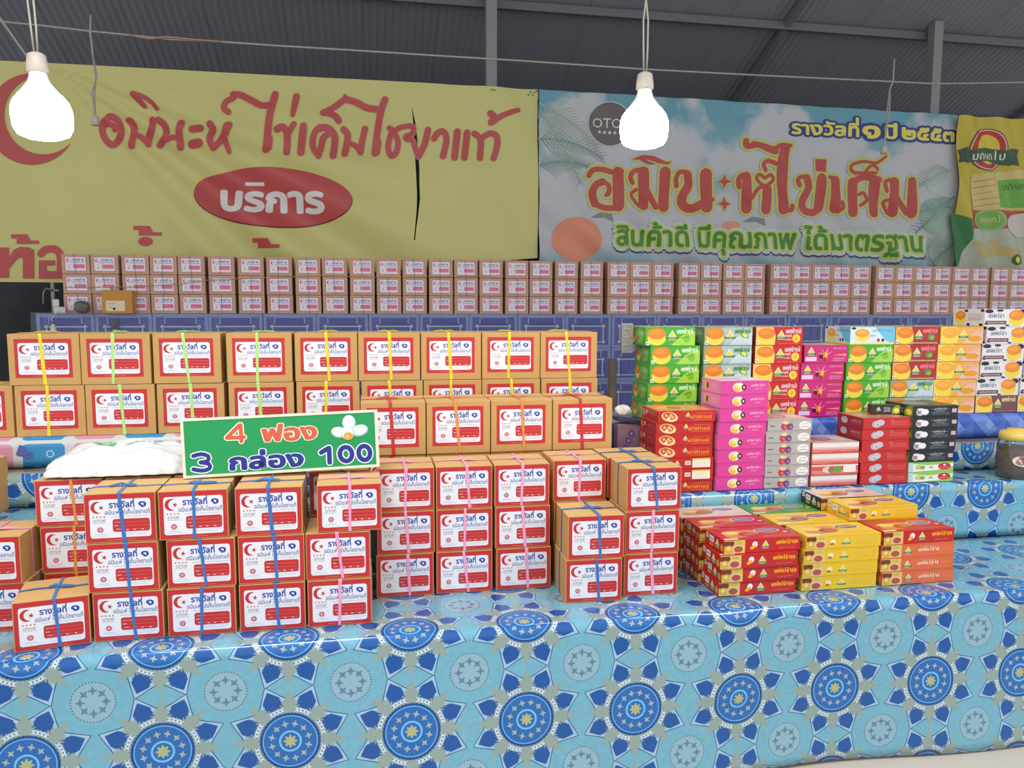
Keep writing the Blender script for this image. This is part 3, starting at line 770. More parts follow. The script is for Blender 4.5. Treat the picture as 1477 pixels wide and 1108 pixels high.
# ------------------------------------------------------------------ banners
YBN = 7.62
def fold(x, z):
    f = 0.030*sin((x*0.9+z*1.25)*8.5)*max(0, min(1, (3.3-z)*.9))+0.010*sin((x*1.4-z)*5)+0.006*sin((x+z*.7)*19)
    return f
def fold_yellow(x, z):
    # creases that fan out from the upper left corner
    dx, dz = x+2.75, 3.75-z; r = hypot(dx, dz); a = atan2(dz, dx)
    return 0.055*sin(a*26)*min(1, r*.45)*math.exp(-((a-.62)/.42)**2)*math.exp(-(max(0, r-2.6)/1.2)**2)+0.006*sin(x*2.4+z)+.012*math.exp(-((a-.2)*6)**2)*sin(r*2)+0.022*sin((x*1.9+z)*5)*max(0, min(1, x-.4))
def fold_right(x, z): return 0.03*sin((x*.95+(z-3.4)*.45)*17)+.006*sin(x*7)
def banner(name, corners, arts, fn, label, base_mat, hole=None, cut=0.03, YB_=None):
    """corners in pixels on the banner plane; the cloth and each ink layer follow the same folds"""
    YBN = YB_ or 7.62
    P = [onY(px, py, YBN) for px, py in corners]
    xs_ = [p[0] for p in P]; zs = [p[1] for p in P]
    def displace(me):
        bm = bmesh.new(); bm.from_mesh(me)
        for ax, lo, hi in ((0, min(xs_), max(xs_)), (2, min(zs), max(zs))):
            k = lo+cut
            while k < hi:
                co_ = (k, 0, 0) if ax == 0 else (0, 0, k); no = (1, 0, 0) if ax == 0 else (0, 0, 1)
                bmesh.ops.bisect_plane(bm, geom=bm.verts[:]+bm.edges[:]+bm.faces[:], plane_co=co_, plane_no=no); k += cut
        for v in bm.verts: v.co.y += fn(v.co.x, v.co.z)
        bmesh.ops.recalc_face_normals(bm, faces=bm.faces)
        for f in bm.faces:
            f.smooth = True
            if f.normal.y > 0: f.normal_flip()
        bm.to_mesh(me); bm.free()
        e = .004; N = []
        for v in me.vertices:
            x, z = v.co.x, v.co.z; gx = (fn(x+e, z)-fn(x-e, z))/(2*e); gz = (fn(x, z+e)-fn(x, z-e))/(2*e)
            nv_ = Vector((gx, -1, gz)).normalized(); N.append(nv_)
        me.normals_split_custom_set_from_vertices(N)
    loops = [[Vector((x, z, 0)) for x, z in P]]
    allp = list(P)
    if hole:
        H = [onY(px, py, YBN) for px, py in hole]; loops.append([Vector((x, z, 0)) for x, z in H]); allp += H
    tr = tessellate_polygon(loops)
    me = bpy.data.meshes.new(name); me.from_pydata([(x, YBN, z) for x, z in allp], [], [tuple(t) for t in tr]); me.materials.append(base_mat)
    displace(me); o = tag(link(name, me), label, 'banner')
    for nm, art in arts:
        a = art.mesh(nm, lambda px, py, l: (lambda q: (q[0], YBN-l, q[1]))(onY(px, py, YBN)), 0.0022, 0.004)
        displace(a); link(nm, a, o)
    return o
def uvless(name, rgb): return mat(name, rgb, .55, noise=.05, nscale=2)
by = mat('banner_yellow', (204, 198, 124), .5, noise=.07, nscale=1.5)
bred = pr((186, 76, 76), .5)
A = Art()
# pixel space has y down: the helpers below take crop-space strokes
def S(art, off, sc, pts, wd, m, lv, extra=0.0):
    P = [(off[0]+x/sc, off[1]+y/sc) for x, y in pts]
    wl = tuple(q/sc+extra for q in wd) if isinstance(wd, tuple) else wd/sc+extra
    art.stroke(P, wl, m, lv)
oa, sa, ob, sb = (120, 110), 4.103, (460, 110), 4.476
HAND = [(oa, sa, p, w_) for p, w_ in [
    ([(175, 242), (212, 270), (225, 325), (210, 385), (178, 408), (140, 385), (116, 330), (122, 275), (150, 245), (178, 242)], 34),
    ([(122, 300), (150, 285), (178, 292), (190, 318)], 26),
    ([(292, 102), (325, 135), (355, 170), (370, 186)], (30, 16)), ([(292, 100), (350, 118), (400, 150), (440, 196)], (26, 14)),
    ([(275, 262), (302, 295), (306, 335), (286, 385), (286, 412)], 33), ([(300, 345), (345, 362), (388, 402)], 28), ([(412, 262), (402, 320), (390, 405)], 34),
    ([(447, 262), (480, 288), (490, 335), (472, 385), (460, 415)], 33), ([(475, 385), (520, 362), (560, 365)], 26), ([(585, 280), (568, 335), (574, 420)], 36),
    ([(650, 318), (692, 310)], 42), ([(642, 404), (686, 396)], 44),
    ([(747, 277), (768, 318), (752, 375), (772, 425)], 34), ([(772, 425), (812, 392), (838, 335), (862, 285)], 34), ([(832, 352), (852, 410), (868, 452)], (28, 22)), ([(848, 290), (840, 335)], 40),
    ([(860, 213), (834, 190), (848, 152), (890, 128)], 30), ([(888, 106), (935, 112), (1000, 146), (1060, 175), (1112, 168)], 34), ([(1136, 106), (1112, 200), (1092, 320), (1080, 435)], 36), ([(1096, 365), (1090, 420)], 44),
    ([(1146, 315), (1182, 302), (1206, 345), (1202, 448)], 34), ([(1208, 345), (1248, 286)], 28), ([(1262, 120), (1240, 232)], (36, 22)), ([(1305, 298), (1286, 448)], 37),
    ([(1450, 318), (1402, 305), (1366, 350), (1358, 410), (1384, 455), (1406, 425), (1420, 368), (1452, 345)], 30)]]
HAND += [(ob, sb, p, w_) for p, w_ in [
    ([(0, 345), (50, 335), (98, 380), (102, 440), (90, 512)], 38), ([(-5, 515), (28, 410), (62, 372)], 30),
    ([(128, 292), (108, 262), (62, 240), (28, 238)], 36), ([(28, 238), (92, 205), (168, 148)], 34), ([(168, 128), (165, 150)], 18), ([(168, 148), (240, 168), (310, 205), (385, 215)], 38), ([(428, 150), (402, 220), (382, 330), (360, 500)], 36), ([(376, 425), (370, 490)], 46),
    ([(160, 348), (186, 382), (182, 435), (166, 500)], 36), ([(186, 435), (232, 450), (268, 488)], 28), ([(298, 342), (280, 420), (268, 492)], 34),
    ([(455, 338), (472, 352), (458, 400), (446, 465), (468, 518), (500, 490), (510, 425), (488, 372)], 30), ([(480, 362), (530, 332), (590, 322)], 28),
    ([(610, 330), (606, 372), (562, 390), (566, 410), (604, 418), (622, 470), (642, 520)], 28), ([(642, 520), (682, 440), (704, 346)], 34),
    ([(742, 405), (766, 370), (802, 358), (822, 400), (816, 455), (800, 518)], 34), ([(894, 358), (874, 526)], 38), ([(958, 362), (938, 528)], 36),
    ([(1005, 368), (1046, 410), (1040, 528)], 34), ([(1046, 405), (1100, 368), (1146, 385), (1152, 445), (1130, 528)], 32),
    ([(1106, 240), (1130, 262), (1112, 298)], 36), ([(1114, 298), (1190, 252), (1288, 216)], (34, 24))]]
for off, sc, p, w_ in HAND: S(A, off, sc, p, w_, pr((206, 150, 112), .5), 0, 2.4); S(A, off, sc, p, w_, bred, 1, 1.1)
AC = Art(); AC.crescent(46, 172, 66, bred, 1, off=.27, q=.86, rot=-.35, n=40); AO = Art(); AH = A; A = AO
A.ell(394, 285.5, 115, 43.5, pr((120, 40, 42), .5), 0, 48, rot=.05); A.ell(394, 284.5, 114, 42.3, bred, 1, 48, rot=.05)
def T(art, s, x0, y0, x1, h, m, lv, bold, y1, dil=0.0):
    V, Fc = glyphs(s, bold); V0, _ = glyphs(s, 0)
    a_ = min(p[0] for p in V0); b_ = max(p[0] for p in V0); sx = (x1-x0)/(b_-a_); sy = h/.55; sl = (y1-y0)/(x1-x0)
    art.copies([(x0+(x-a_)*sx, y0-y*sy+(x-a_)*sx*sl) for x, y in V], Fc, m, lv, len(V0))
wht = pr((222, 218, 214), .5)
T(A, 'บรการ', 322, 303.5, 466, 27, wht, 2, .045, 306.5); A.poly([(353, 262), (381, 263), (381, 268), (353, 267)], wht, 2)
BLK = []
def blk(fn_):
    q = Art(); fn_(q); BLK.append(('block_letter', q))
def ho(q):
    q.rect(-4, 357, 13, 401, bred, 1); q.rect(33, 360, 49, 402, bred, 1); q.poly([(12, 374), (20, 360), (30, 356), (43, 357), (49, 364), (34, 372), (26, 372), (13, 388)], bred, 2)
def oo(q):
    q.stroke([(59, 366), (66, 360), (80, 360), (87, 370), (87, 392)], 11, bred, 1); q.rect(56, 391, 92.5, 402, bred, 2); q.rect(56, 376, 67, 394, bred, 1.5); q.rect(58, 375.5, 79, 383, bred, 1.2)
blk(ho); blk(oo)
for cx, cy in ((36, 347), (213, 335), (384, 353)):   # block-shaped tone marks
    A = Art(); BLK.append(('tone_mark', A)); A.poly([(cx-20, cy-9), (cx+3, cy-9), (cx+8, cy), (cx+20, cy), (cx+20, cy+5), (cx-12, cy+5), (cx-12, cy-3), (cx-20, cy-3)], bred, 1)
A = Art(); BLK.append(('block_letter', A)); A.ell(210.5, 348.5, 10.5, 6.8, bred, 1, 20)
AN = Art(); A = AN
for cx, cy in ((709, 130), (713, 130.5), (766, 132), (771, 133), (774, 131), (763, 136), (769, 137)): A.ell(cx, cy, 1.1, 1.2, pr((50, 46, 40)), 1, 8)
rip = [(600, 190), (622, 300), (634, 400), (641, 480), (649, 600), (650, 690), (654, 790), (640, 900), (628, 980), (620, 1060)]
rip2 = [(612, 1060), (622, 960), (632, 850), (634, 760), (628, 640), (620, 520), (612, 400), (607, 280)]
hole = [(460+x/4.476, 110+y/4.476) for x, y in rip+rip2]
banner('banner', [(-60, 84), (776, 128.5), (776, 372), (330, 410), (-60, 406)], [('handwritten_title', AH), ('crescent', AC), ('oval_badge', AO), ('nail_holes', AN)]+BLK, fold_yellow, 'faded yellow banner with red Thai handwriting and a torn slit, left', by, hole)

# blue banner: printed sky with clouds (flat print)
def sky_print():
    m = bpy.data.materials.new('banner_sky_print'); m.use_nodes = True; E.nt = m.node_tree; b = m.node_tree.nodes['Principled BSDF']
    b.inputs['Roughness'].default_value = .5
    gm = m.node_tree.nodes.new('ShaderNodeNewGeometry'); sp = m.node_tree.nodes.new('ShaderNodeSeparateXYZ'); m.node_tree.links.new(gm.outputs['Position'], sp.inputs[0])
    z = E(sp.outputs[2]); nz = noise_e(gm.outputs['Position'], 1.6, 6)
    col = layer((140, 172, 178), (98, 156, 172), emax(0, emin(1, (z-3.1)*2)))
    cloud = emax(0, emin(1, ((nz-.42)*9+(3.45-z)*2.2)*1.2))
    col = layer(col, (188, 190, 194), cloud)
    low = emax(0, emin(1, (2.28-z)*4+(nz-.5)*2)); col = layer(col, (128, 170, 182), low)
    E.nt.links.new(col, b.inputs['Base Color']); return m
B = Art(); oe, se, of, sf = (820, 170), 4.923, (1080, 150), 4.616
og = pr((196, 192, 100), .5); rd2 = pr((182, 72, 68), .5)
# palm fronds
gr1, gr2 = pr((118, 150, 140), .5), pr((150, 172, 160), .5)
rnd = random.Random(5)
for bx0, by0, ang, L, mm in ((778, 150, .35, 90, gr2), (776, 200, -.05, 95, gr1), (776, 240, -.35, 80, gr1), (782, 165, .9, 90, gr2), (1372, 245, 2.9, 70, gr2), (1374, 300, 3.3, 60, gr1), (1374, 285, 2.6, 70, gr1), (1372, 345, 3.0, 60, gr2), (1374, 350, 2.4, 60, gr1)):
    P = [(bx0+L*t*cos(ang)+0, by0+L*t*sin(ang)+L*.35*t*t) for t in (0, .25, .5, .75, 1)]
    B.stroke(P, (2.4, .8), mm, 0)
    for k in range(1, 18):
        t = k/18; cx = bx0+L*t*cos(ang); cy = by0+L*t*sin(ang)+L*.35*t*t
        for sg in (-1, 1):
            q = ang+sg*(.9-.35*t)+.35*t; l2 = L*.32*(1-t*.55)*rnd.uniform(.8, 1.1)
            B.stroke([(cx, cy), (cx+l2*cos(q), cy+l2*sin(q)+l2*.12)], (1.5, .4), mm, 0)
BP = B; B = BE = Art(); B.ell(1352, 262, 15, 19, pr((184, 194, 190), .5), 0, 24); B.ell(1350, 312, 25, 27, pr((150, 176, 156), .5), 0, 30); B.ell(1362, 360, 20, 26, pr((164, 180, 164), .5), 0, 24); B.ell(831.5, 345, 35, 32, pr((222, 140, 112), .5), 0, 40); B.ell(875, 318, 0.1, .1, gr1, 0, 6)
for cx, cy in ((868, 313), (1088, 319)): B.poly([(cx-16, cy+1), (cx-2, cy-7), (cx+15, cy-4), (cx+17, cy+7), (cx+4, cy+1)], pr((128, 134, 134), .5), 0)
B.ell(1054, 326, 13, 7, pr((216, 150, 110), .5), 0, 20)
B = BR = Art(); B.ell(879.5, 179, 32.5, 32.5, pr((196, 204, 206), .5), 1, 40); B.ell(879.5, 179, 31, 31, pr((104, 94, 92), .5), 2, 40)
T(B, 'OTOP', 854, 184.5, 906, 11, pr((214, 212, 210), .5), 3, 0, 186)
for k in range(5): B.star(864+7.5*k, 191+.3*k, 3.4, pr((214, 212, 210), .5), 3, rot=pi)
TITLE = [(oe, se, p, w_) for p, w_ in [
    ([(142, 412), (170, 372), (240, 366), (320, 388), (378, 378)], 34), ([(350, 385), (350, 628)], 74), ([(196, 612), (260, 640), (352, 640)], 36), ([(190, 610), (170, 540), (192, 480), (240, 455)], 48), ([(245, 455), (284, 482), (284, 530), (268, 548)], 30),
    ([(452, 462), (440, 420), (466, 378), (520, 372)], 30), ([(528, 385), (532, 500), (526, 622)], 72), ([(488, 630), (436, 552), (480, 510)], 20), ([(556, 520), (620, 632)], 40), ([(682, 385), (676, 632)], 72),
    ([(764, 485), (760, 430), (786, 388), (836, 384)], 28), ([(848, 402), (846, 480), (806, 560), (812, 618), (866, 646), (936, 615)], 56), ([(976, 398), (972, 636)], 78), ([(1000, 600), (1020, 580)], 22),
    ([(1208, 492), (1200, 436), (1230, 406)], 30), ([(1258, 420), (1268, 645)], 66), ([(1300, 570), (1348, 500), (1400, 486)], 24), ([(1395, 428), (1352, 402), (1336, 438), (1395, 482), (1456, 438), (1438, 402), (1395, 428)], 20), ([(1408, 505), (1400, 655)], 58),
    ([(1255, 165), (1262, 205), (1340, 192), (1420, 222), (1470, 240)], 38)]]
TITLE += [(of, sf, p, w_) for p, w_ in [
    ([(30, 268), (100, 282), (168, 300), (210, 276), (282, 276)], (36, 22)), ([(112, 440), (98, 402), (132, 378), (190, 398)], 26), ([(244, 290), (226, 400), (222, 705)], 64), ([(222, 712), (268, 708), (284, 680)], 28),
    ([(334, 545), (322, 502), (350, 484)], 24), ([(378, 492), (392, 560), (352, 655), (368, 708), (430, 722), (470, 690)], 44), ([(478, 496), (468, 690)], 62), ([(536, 488), (565, 492)], 22), ([(576, 510), (572, 695)], 62), ([(588, 718), (622, 692), (618, 655)], 22),
    ([(694, 520), (684, 725)], 58), ([(694, 520), (768, 486), (856, 508)], 40), ([(832, 520), (826, 725)], 62), ([(738, 676), (782, 640), (762, 592), (734, 604)], 20),
    ([(716, 462), (682, 440), (690, 404), (760, 384), (850, 392), (912, 350)], (24, 14)), ([(716, 458), (838, 462)], 20), ([(852, 440), (836, 412), (802, 418), (780, 444)], 16),
    ([(908, 582), (896, 524), (930, 508)], 24), ([(962, 520), (960, 722)], 62), ([(928, 728), (892, 660), (922, 640)], 18), ([(984, 632), (1050, 726)], 34), ([(1090, 516), (1080, 730)], 60)]]
BOXY = [(of, [(434, 368), (516, 370), (510, 455), (436, 450)], sf)]
B = BT = Art()
for off, sc, p, w_ in TITLE: S(B, off, sc, p, w_, og, 1, 7.5); S(B, off, sc, p, w_, rd2, 2, .8)
def PX(off, sc, pts): return [(off[0]+x/sc, off[1]+y/sc) for x, y in pts]
B.poly(PX(of, sf, [(424, 358), (526, 360), (518, 466), (428, 462)]), og, 1); B.poly(PX(of, sf, [(434, 368), (514, 370), (508, 455), (438, 450)]), rd2, 2)
iv = [(445, 297), (520, 265), (600, 272), (690, 316), (728, 310), (700, 336), (640, 326), (560, 298), (540, 300), (612, 332), (560, 332), (500, 300)]
B.poly(PX(oe, se, iv), rd2, 2); B.stroke(PX(oe, se, [(470, 295), (560, 285), (640, 318), (715, 322)]), 9, og, 1)
for cx, cy in ((1105, 452), (1102, 612)): q = PX(oe, se, [(cx, cy)])[0]; B.star(*q, 12.5, og, 1, 4, .5); B.star(*q, 10, rd2, 2, 4, .42)
B = BG = Art(); gt = 'สินค้าดี มีคุณภาพ ได้มาตรฐาน'
T(B, gt, 889, 357, 1330, 22, pr((60, 76, 96), .5), 0.6, .19, 367); T(B, gt, 889, 354.5, 1330, 22, pr((196, 206, 204), .5), 1, .19, 364.5); T(B, gt, 889, 354, 1330, 22, pr((196, 206, 92), .5), 2, .10, 363.6); T(B, gt, 889, 353.7, 1330, 22, pr((74, 138, 62), .5), 3, .03, 363.2)
B = BY_ = Art()
for s_, x0, x1, y0, y1, h in (('รางวัลที่', 1142, 1237, 192.5, 197.5, 14), ('๑', 1245, 1268, 198, 199, 19), ('ปี', 1277, 1293, 199.5, 200, 15), ('๒๕๕๓', 1301, 1376, 201, 204, 15.5)):
    T(B, s_, x0, y0, x1, h, pr((40, 52, 128), .5), 1, .15, y1); T(B, s_, x0, y0, x1, h, pr((226, 214, 92), .5), 2, .035, y1)
banner('banner', [(777.5, 129), (1382, 166), (1377, 392), (777.5, 382)], [('palm_fronds', BP), ('egg_picture', BE), ('round_badge', BR), ('title_lettering', BT), ('slogan_lettering', BG), ('award_lettering', BY_)], fold, 'pale blue banner with palms, clouds and large red Thai title', sky_print())
# third banner, cut by the right edge
D3 = Art(); yb2 = mat('banner_golden', (196, 178, 60), .5, noise=.06, nscale=2)
D3.poly([(1374, 306), (1400, 316), (1402, 345), (1376, 388)], pr((48, 116, 62), .5), 0)
D3.poly([(1376, 388), (1402, 345), (1402, 316), (1520, 322), (1520, 396)], pr((176, 186, 166), .5), 0)
D3.poly([(1402, 303), (1520, 306), (1520, 330), (1402, 330)], pr((180, 74, 66), .5), 1)
D3.ell(1426, 318, 23, 15, pr((150, 190, 120), .5), 2, 30); D3.ell(1426, 318, 20, 12.5, pr((120, 176, 84), .5), 3, 30)
D3.scribble(1413, 1440, 321, -7, pr((196, 206, 130), .5), 4); D3.ell(1473, 325, 24, 17, pr((206, 200, 188), .5), 2, 30)
D3.poly([(1404, 252), (1520, 240), (1520, 303), (1402, 303)], pr((214, 190, 120), .5), 0.5)
for k in range(5): D3.stroke([(1406, 262+9*k), (1436, 258+9*k)], 1.2, pr((176, 146, 86), .5), 1)
D3.poly([(1440, 260), (1520, 256), (1520, 300), (1438, 300)], pr((110, 172, 72), .5), 1); D3.scribble(1446, 1475, 274, -8, pr((70, 128, 54), .5), 2)
DA = D3; D3 = DB = Art(); D3.ell(1424, 216, 26.5, 31, pr((120, 30, 34), .5), 1, 40); D3.ell(1424, 216, 25, 29.5, pr((214, 206, 196), .5), 2, 40); D3.ell(1424, 216, 23.5, 28, pr((190, 48, 44), .5), 3, 40); D3.ell(1424, 216, 17, 22, pr((216, 196, 60), .5), 4, 40)
D3.poly([(1384, 216), (1396, 212), (1396, 232), (1384, 234), (1388, 225)], pr((62, 70, 60), .5), 4); D3.poly([(1452, 216), (1470, 216), (1463, 226), (1466, 240), (1452, 238)], pr((62, 70, 60), .5), 4)
D3.poly([(1393, 217), (1424, 213), (1457, 220), (1454, 240), (1424, 233), (1396, 234)], pr((58, 92, 62), .5), 5); D3.scribble(1401, 1448, 231, -9, pr((222, 220, 206), .5), 6, n=6)
D3 = DC = Art()
for cx, cy, rx, ry in ((1420, 364, 12, 9), (1442, 362, 12, 8), (1462, 366, 12, 9), (1410, 352, 9, 4), (1434, 350, 9, 4)): D3.ell(cx, cy, rx, ry, pr((190, 172, 110), .5), 1, 18)
D3.ell(1464, 375, 8, 8, pr((50, 100, 50), .5), 2, 20); D3.ell(1464, 375, 3.5, 4.5, pr((220, 214, 60), .5), 3, 16)
banner('banner', [(1383, 166), (1525, 175), (1525, 398), (1378, 392)], [('picture_panels', DA), ('ribbon_badge', DB), ('food_picture', DC)], fold_right, 'golden and green food banner cut by the right picture edge', yb2, YB_=7.55)

# ------------------------------------------------------------------ lamps and wires
bulb_mat = mat('bulb_glow', (255, 255, 250), .4, emit=BULB_POWER)
bulb_cap = mat('bulb_housing', (226, 226, 226), .4); cordm = mat('grey_cord', (150, 142, 136), .6); sock = mat('socket_plastic', (170, 160, 150), .5)
def bulb(px, py, wpx, label, tilt, cord_px):
    Wd = .138; lo, hi = .5, 5
    for _ in range(40):
        md = (lo+hi)/2; a_, b_ = onY(px-wpx/2, py, md)[0], onY(px+wpx/2, py, md)[0]
        if b_-a_ < Wd: lo = md
        else: hi = md
    Y = md; X, Z = onY(px, py, Y)
    o = tag(link('light_bulb', None, None, (X, Y, Z)), label, 'light bulb'); o.rotation_euler = (0, tilt, 0)
    m = MB(); m.lathe([(.012, -.072), (.040, -.070), (.058, -.062), (.067, -.045), (.069, -.02), (.068, .0), (.062, .018), (.050, .034)], bulb_mat); link('glowing_dome', m.mesh('glowing_dome'), o)
    m = MB(); m.lathe([(.0501, .0335), (.038, .050), (.026, .066), (.021, .080), (.020, .090)], bulb_cap); link('bulb_neck', m.mesh('bulb_neck'), o)
    m = MB(); m.lathe([(.019, .088), (.025, .092), (.024, .112), (.021, .132), (.013, .137)], sock); link('socket', m.mesh('socket'), o)
    m = MB()
    for s_, e in ((-.004, .02), (.004, -.03)):
        m.tube([(s_, 0, .135), (s_*1.5, 0, .20), (s_*3+e*.2, 0, .28), (e*.4, .0, .42), (e*.6, 0, .9), (e*.5, 0, 2.4)], .0026, cordm, 6)
    link('cord', m.mesh('cord'), o); return o
bulb(60, 158, 86, 'glowing white LED bulb hanging before the yellow banner', -.04, 0)
bulb(929, 176, 66, 'glowing white LED bulb hanging before the blue banner', 0, 0)
YW = 4.6
def wire(name, pts, rad, label, Y=YW, mt=None):
    P = [(onY(px, py, Y)[0], Y, onY(px, py, Y)[1]) for px, py in pts]; m = MB(); m.tube(P, rad, mt or cordm, 6)
    return tag(link(name, m.mesh(name)), label, 'wire')
wire('cable', [(-40, 28), (0, 31), (60, 37), (130, 45), (200, 52), (250, 57), (300, 59), (400, 66), (500, 72), (640, 81), (740, 87), (930, 100), (1100, 109), (1270, 117), (1350, 121), (1477, 119), (1540, 119)], .0055, 'long grey electric cable crossing the whole roof space')
wire('cable', [(185, 50), (215, 56), (240, 53), (280, 57), (320, 60)], .004, 'short brownish wire wrapped round the long cable at left', YW-.012, mat('brown_wire', (168, 128, 108), .6))
wire('cable', [(-30, -10), (0, 26), (42, 86)], .006, 'slanting grey wire in the upper left corner', 4.2)
for pts, sx, sy, lb in (([(131, 22), (130, 45), (134, 80), (138, 110), (136, 135), (137, 166)], 137, 174, 'empty lamp socket on a twisted cord before the yellow banner'),
                        ([(1290, 85), (1288, 118), (1283, 130), (1280, 160), (1276, 208)], 1275, 216, 'empty lamp socket on a straight cord before the blue banner')):
    YY = YW-.004; P = [(onY(px, py, YY)[0], YY, onY(px, py, YY)[1]) for px, py in pts]
    X, Z = onY(sx, sy, YY); o = tag(link('lamp_socket', None, None, (X, YY, Z)), lb, 'lamp socket')
    m = MB(); m.tube([(p[0]-X, 0, p[2]-Z) for p in P]+[(0, 0, .02)], .005, cordm, 6); link('cord', m.mesh('cord'), o)
    m = MB(); m.tube([(p[0]-X+.012*sin(i*2.2), -.008, p[2]-Z) for i, p in enumerate(P[2:])]+[(0, 0, .02)], .004, cordm, 6); link('cord', m.mesh('cord'), o)
    m = MB(); m.lathe([(.012, .028), (.019, .02), (.021, -.02), (.017, -.026)], sock); link('socket', m.mesh('socket'), o)

# ------------------------------------------------------------------ green price sign
sg = tag(link('price_sign', None, None, (0, 0, 0)), 'green price board with white frame and orange and blue lettering', 'sign')
YS = 2.283; xa, za = onY(265, 687, YS); xb, zb = onY(547, 668, YS); WS = hypot(xb-xa, zb-za); HSn = .168
sg.location = (xa, YS, Z0+3*HS+.0035); sg.rotation_euler = (radians(-3), -atan2(zb-za, xb-xa)+radians(.4), 0)
gm_ = mat('sign_green', (22, 150, 84), .35); fw = mat('sign_frame_white', (226, 224, 204), .5)
m = MB(); m.box(0, WS, 0, .008, 0, HSn, gm_); link('board', m.mesh('board', .001), sg)
for x0, x1, z0, z1 in ((-.001, WS+.001, -.001, .0065), (-.001, WS+.001, HSn-.006, HSn+.001), (-.001, .007, .0065, HSn-.006), (WS-.008, WS+.001, .0065, HSn-.006)):
    m = MB(); m.box(x0, x1, -.002, .010, z0, z1, fw); link('frame_bar', m.mesh('frame_bar', .001), sg)
a = Art(); U = WS/1380.0; orange = pr((208, 94, 68), .35); navy = pr((36, 46, 140), .35); cream = pr((240, 232, 200), .35); pw = pr((230, 236, 246), .35)
def sx_(x): return (x-45)*U
def crop(x, y): return (sx_(x), (510-x*80/1430-y)*U+.002)
RING = [(math.cos(q*pi/8), math.sin(q*pi/8)) for q in range(17)]
for wd_, c, o1, strokes in ((27, orange, cream, [[(452, 128), (452, 246)], [(446, 128), (354, 220)], [(354, 222), (472, 216)]]),
                            (29, navy, pw, [[(118, 352), (170, 338), (218, 352), (214, 388), (165, 398)], [(165, 398), (222, 410), (222, 444), (170, 458), (114, 448)]]),
                            (34, navy, pw, [[(1066, 296), (1066, 404)], [(1060, 298), (1008, 330)]]), (34, navy, pw, [[(1186+44*a_, 342+52*b_) for a_, b_ in RING]]), (34, navy, pw, [[(1320+42*a_, 334+52*b_) for a_, b_ in RING]])):
    a = Art()
    for P_ in strokes: a.stroke([crop(*p) for p in P_], (wd_+17)*U, o1, 0, 2)
    for P_ in strokes: a.stroke([crop(*p) for p in P_], wd_*U, c, 1, 2)
    link('painted_numeral', a.mesh('painted_numeral', lambda x, y, l: (x, -l-.0002, y), .0004, .0004), sg)
for s_, x0, x1, yb, h, c, o1, bd in (('ฟอง', 603, 977, 228, 86, orange, cream, .045), ('กล่อง', 368, 872, 428, 86, navy, pw, .045)):
    a = Art()
    lowy = {'4': 250, 'ฟอง': 236, '3': 462, 'กล่อง': 440, '100': 408}[s_]
    # board coordinates: crop y 500 (left) .. 430 (right) is the lower rim
    rim = 510-(x0+x1)/2*(510-430)/1430
    zb_ = (rim-lowy)*U*1.0+.002
    capk = .55/.73 if s_ in ('4', '3', '100') else 1
    a.text(s_, sx_(x0), zb_, sx_(x1), h*U*capk, o1, 0, bd+.036); a.text(s_, sx_(x0), zb_, sx_(x1), h*U*capk, c, 1, bd)
    link('painted_word', a.mesh('painted_word', lambda x, y, l: (x, -l-.0002, y), .0004, .0004), sg)
a = Art()
ex, ez = sx_(1215), (442-150)*U+.002
eggw, eggs = pr((226, 240, 238), .4), pr((160, 194, 192), .4)
for q, (dx, dz, rx, rz_, ro) in enumerate(((3, 40, 50, 60, 0), (-70, -26, 60, 41, -.2), (78, -20, 64, 43, .22), (-8, -36, 48, 52, 0))):
    a = Art(); lv = 2 if q < 3 else 5
    a.ell(ex+dx*U, ez+dz*U, rx*U, rz_*U, eggs, lv, 24, ro); a.ell(ex+(dx-3)*U, ez+(dz+5)*U, rx*.88*U, rz_*.86*U, eggw, lv+1, 24, ro)
    if q == 3: a.ell(ex-6*U, ez-56*U, 33*U, 28*U, pr((226, 156, 40), .4), 7, 20); a.ell(ex-10*U, ez-60*U, 15*U, 14*U, pr((244, 196, 96), .4), 8, 16)
    link('egg_picture', a.mesh('egg_picture', lambda x, y, l: (x, -l-.0002, y), .0004, .0004), sg)

# ------------------------------------------------------------------ white bag of goods on the cartons
bagm = mat('white_bag', (222, 224, 224), .25, bump=.35, bscale=28, coat=.3)
def bag_z(u, v):
    e = max(0, 1-abs(u)**3.2)*max(0, 1-abs(v)**3.0); return .074*e**.55+.006*sin(u*9+v*4)*e+.004*sin(v*13-u*5)*e
bx0, bx1, by0, by1 = -.925, -.525, 2.325, 2.56; m = MB(); nu, nv_ = 56, 32; v = []
zb0 = Z0+3*HS+.0075
def bagp(i, j, lo=False):
    u, q = 2*i/nu-1, 2*j/nv_-1
    wv_ = 1+.02*sin(i*.9)+.02*sin(j*1.3)
    return ((bx0+bx1)/2+(bx1-bx0)/2*u*wv_*(1-.06*abs(q)**3)+.05*q*0, (by0+by1)/2+(by1-by0)/2*q*wv_*(1-.10*abs(u)**3), zb0+(0 if lo else .0015+bag_z(u, q)))
v = [bagp(i, j) for i in range(nu+1) for j in range(nv_+1)]+[bagp(i, j, True) for i in range(nu+1) for j in range(nv_+1)]
k = (nu+1)*(nv_+1); f = []
for i in range(nu):
    for j in range(nv_):
        q = (i*(nv_+1)+j, (i+1)*(nv_+1)+j, (i+1)*(nv_+1)+j+1, i*(nv_+1)+j+1); f.append(q); f.append(tuple(t+k for t in q[::-1]))
for i in range(nu):
    for j in (0, nv_): p0, p1 = i*(nv_+1)+j, (i+1)*(nv_+1)+j; f.append((p0, p1, p1+k, p0+k))
for j in range(nv_):
    for i in (0, nu): p0, p1 = i*(nv_+1)+j, i*(nv_+1)+j+1; f.append((p0, p1, p1+k, p0+k))
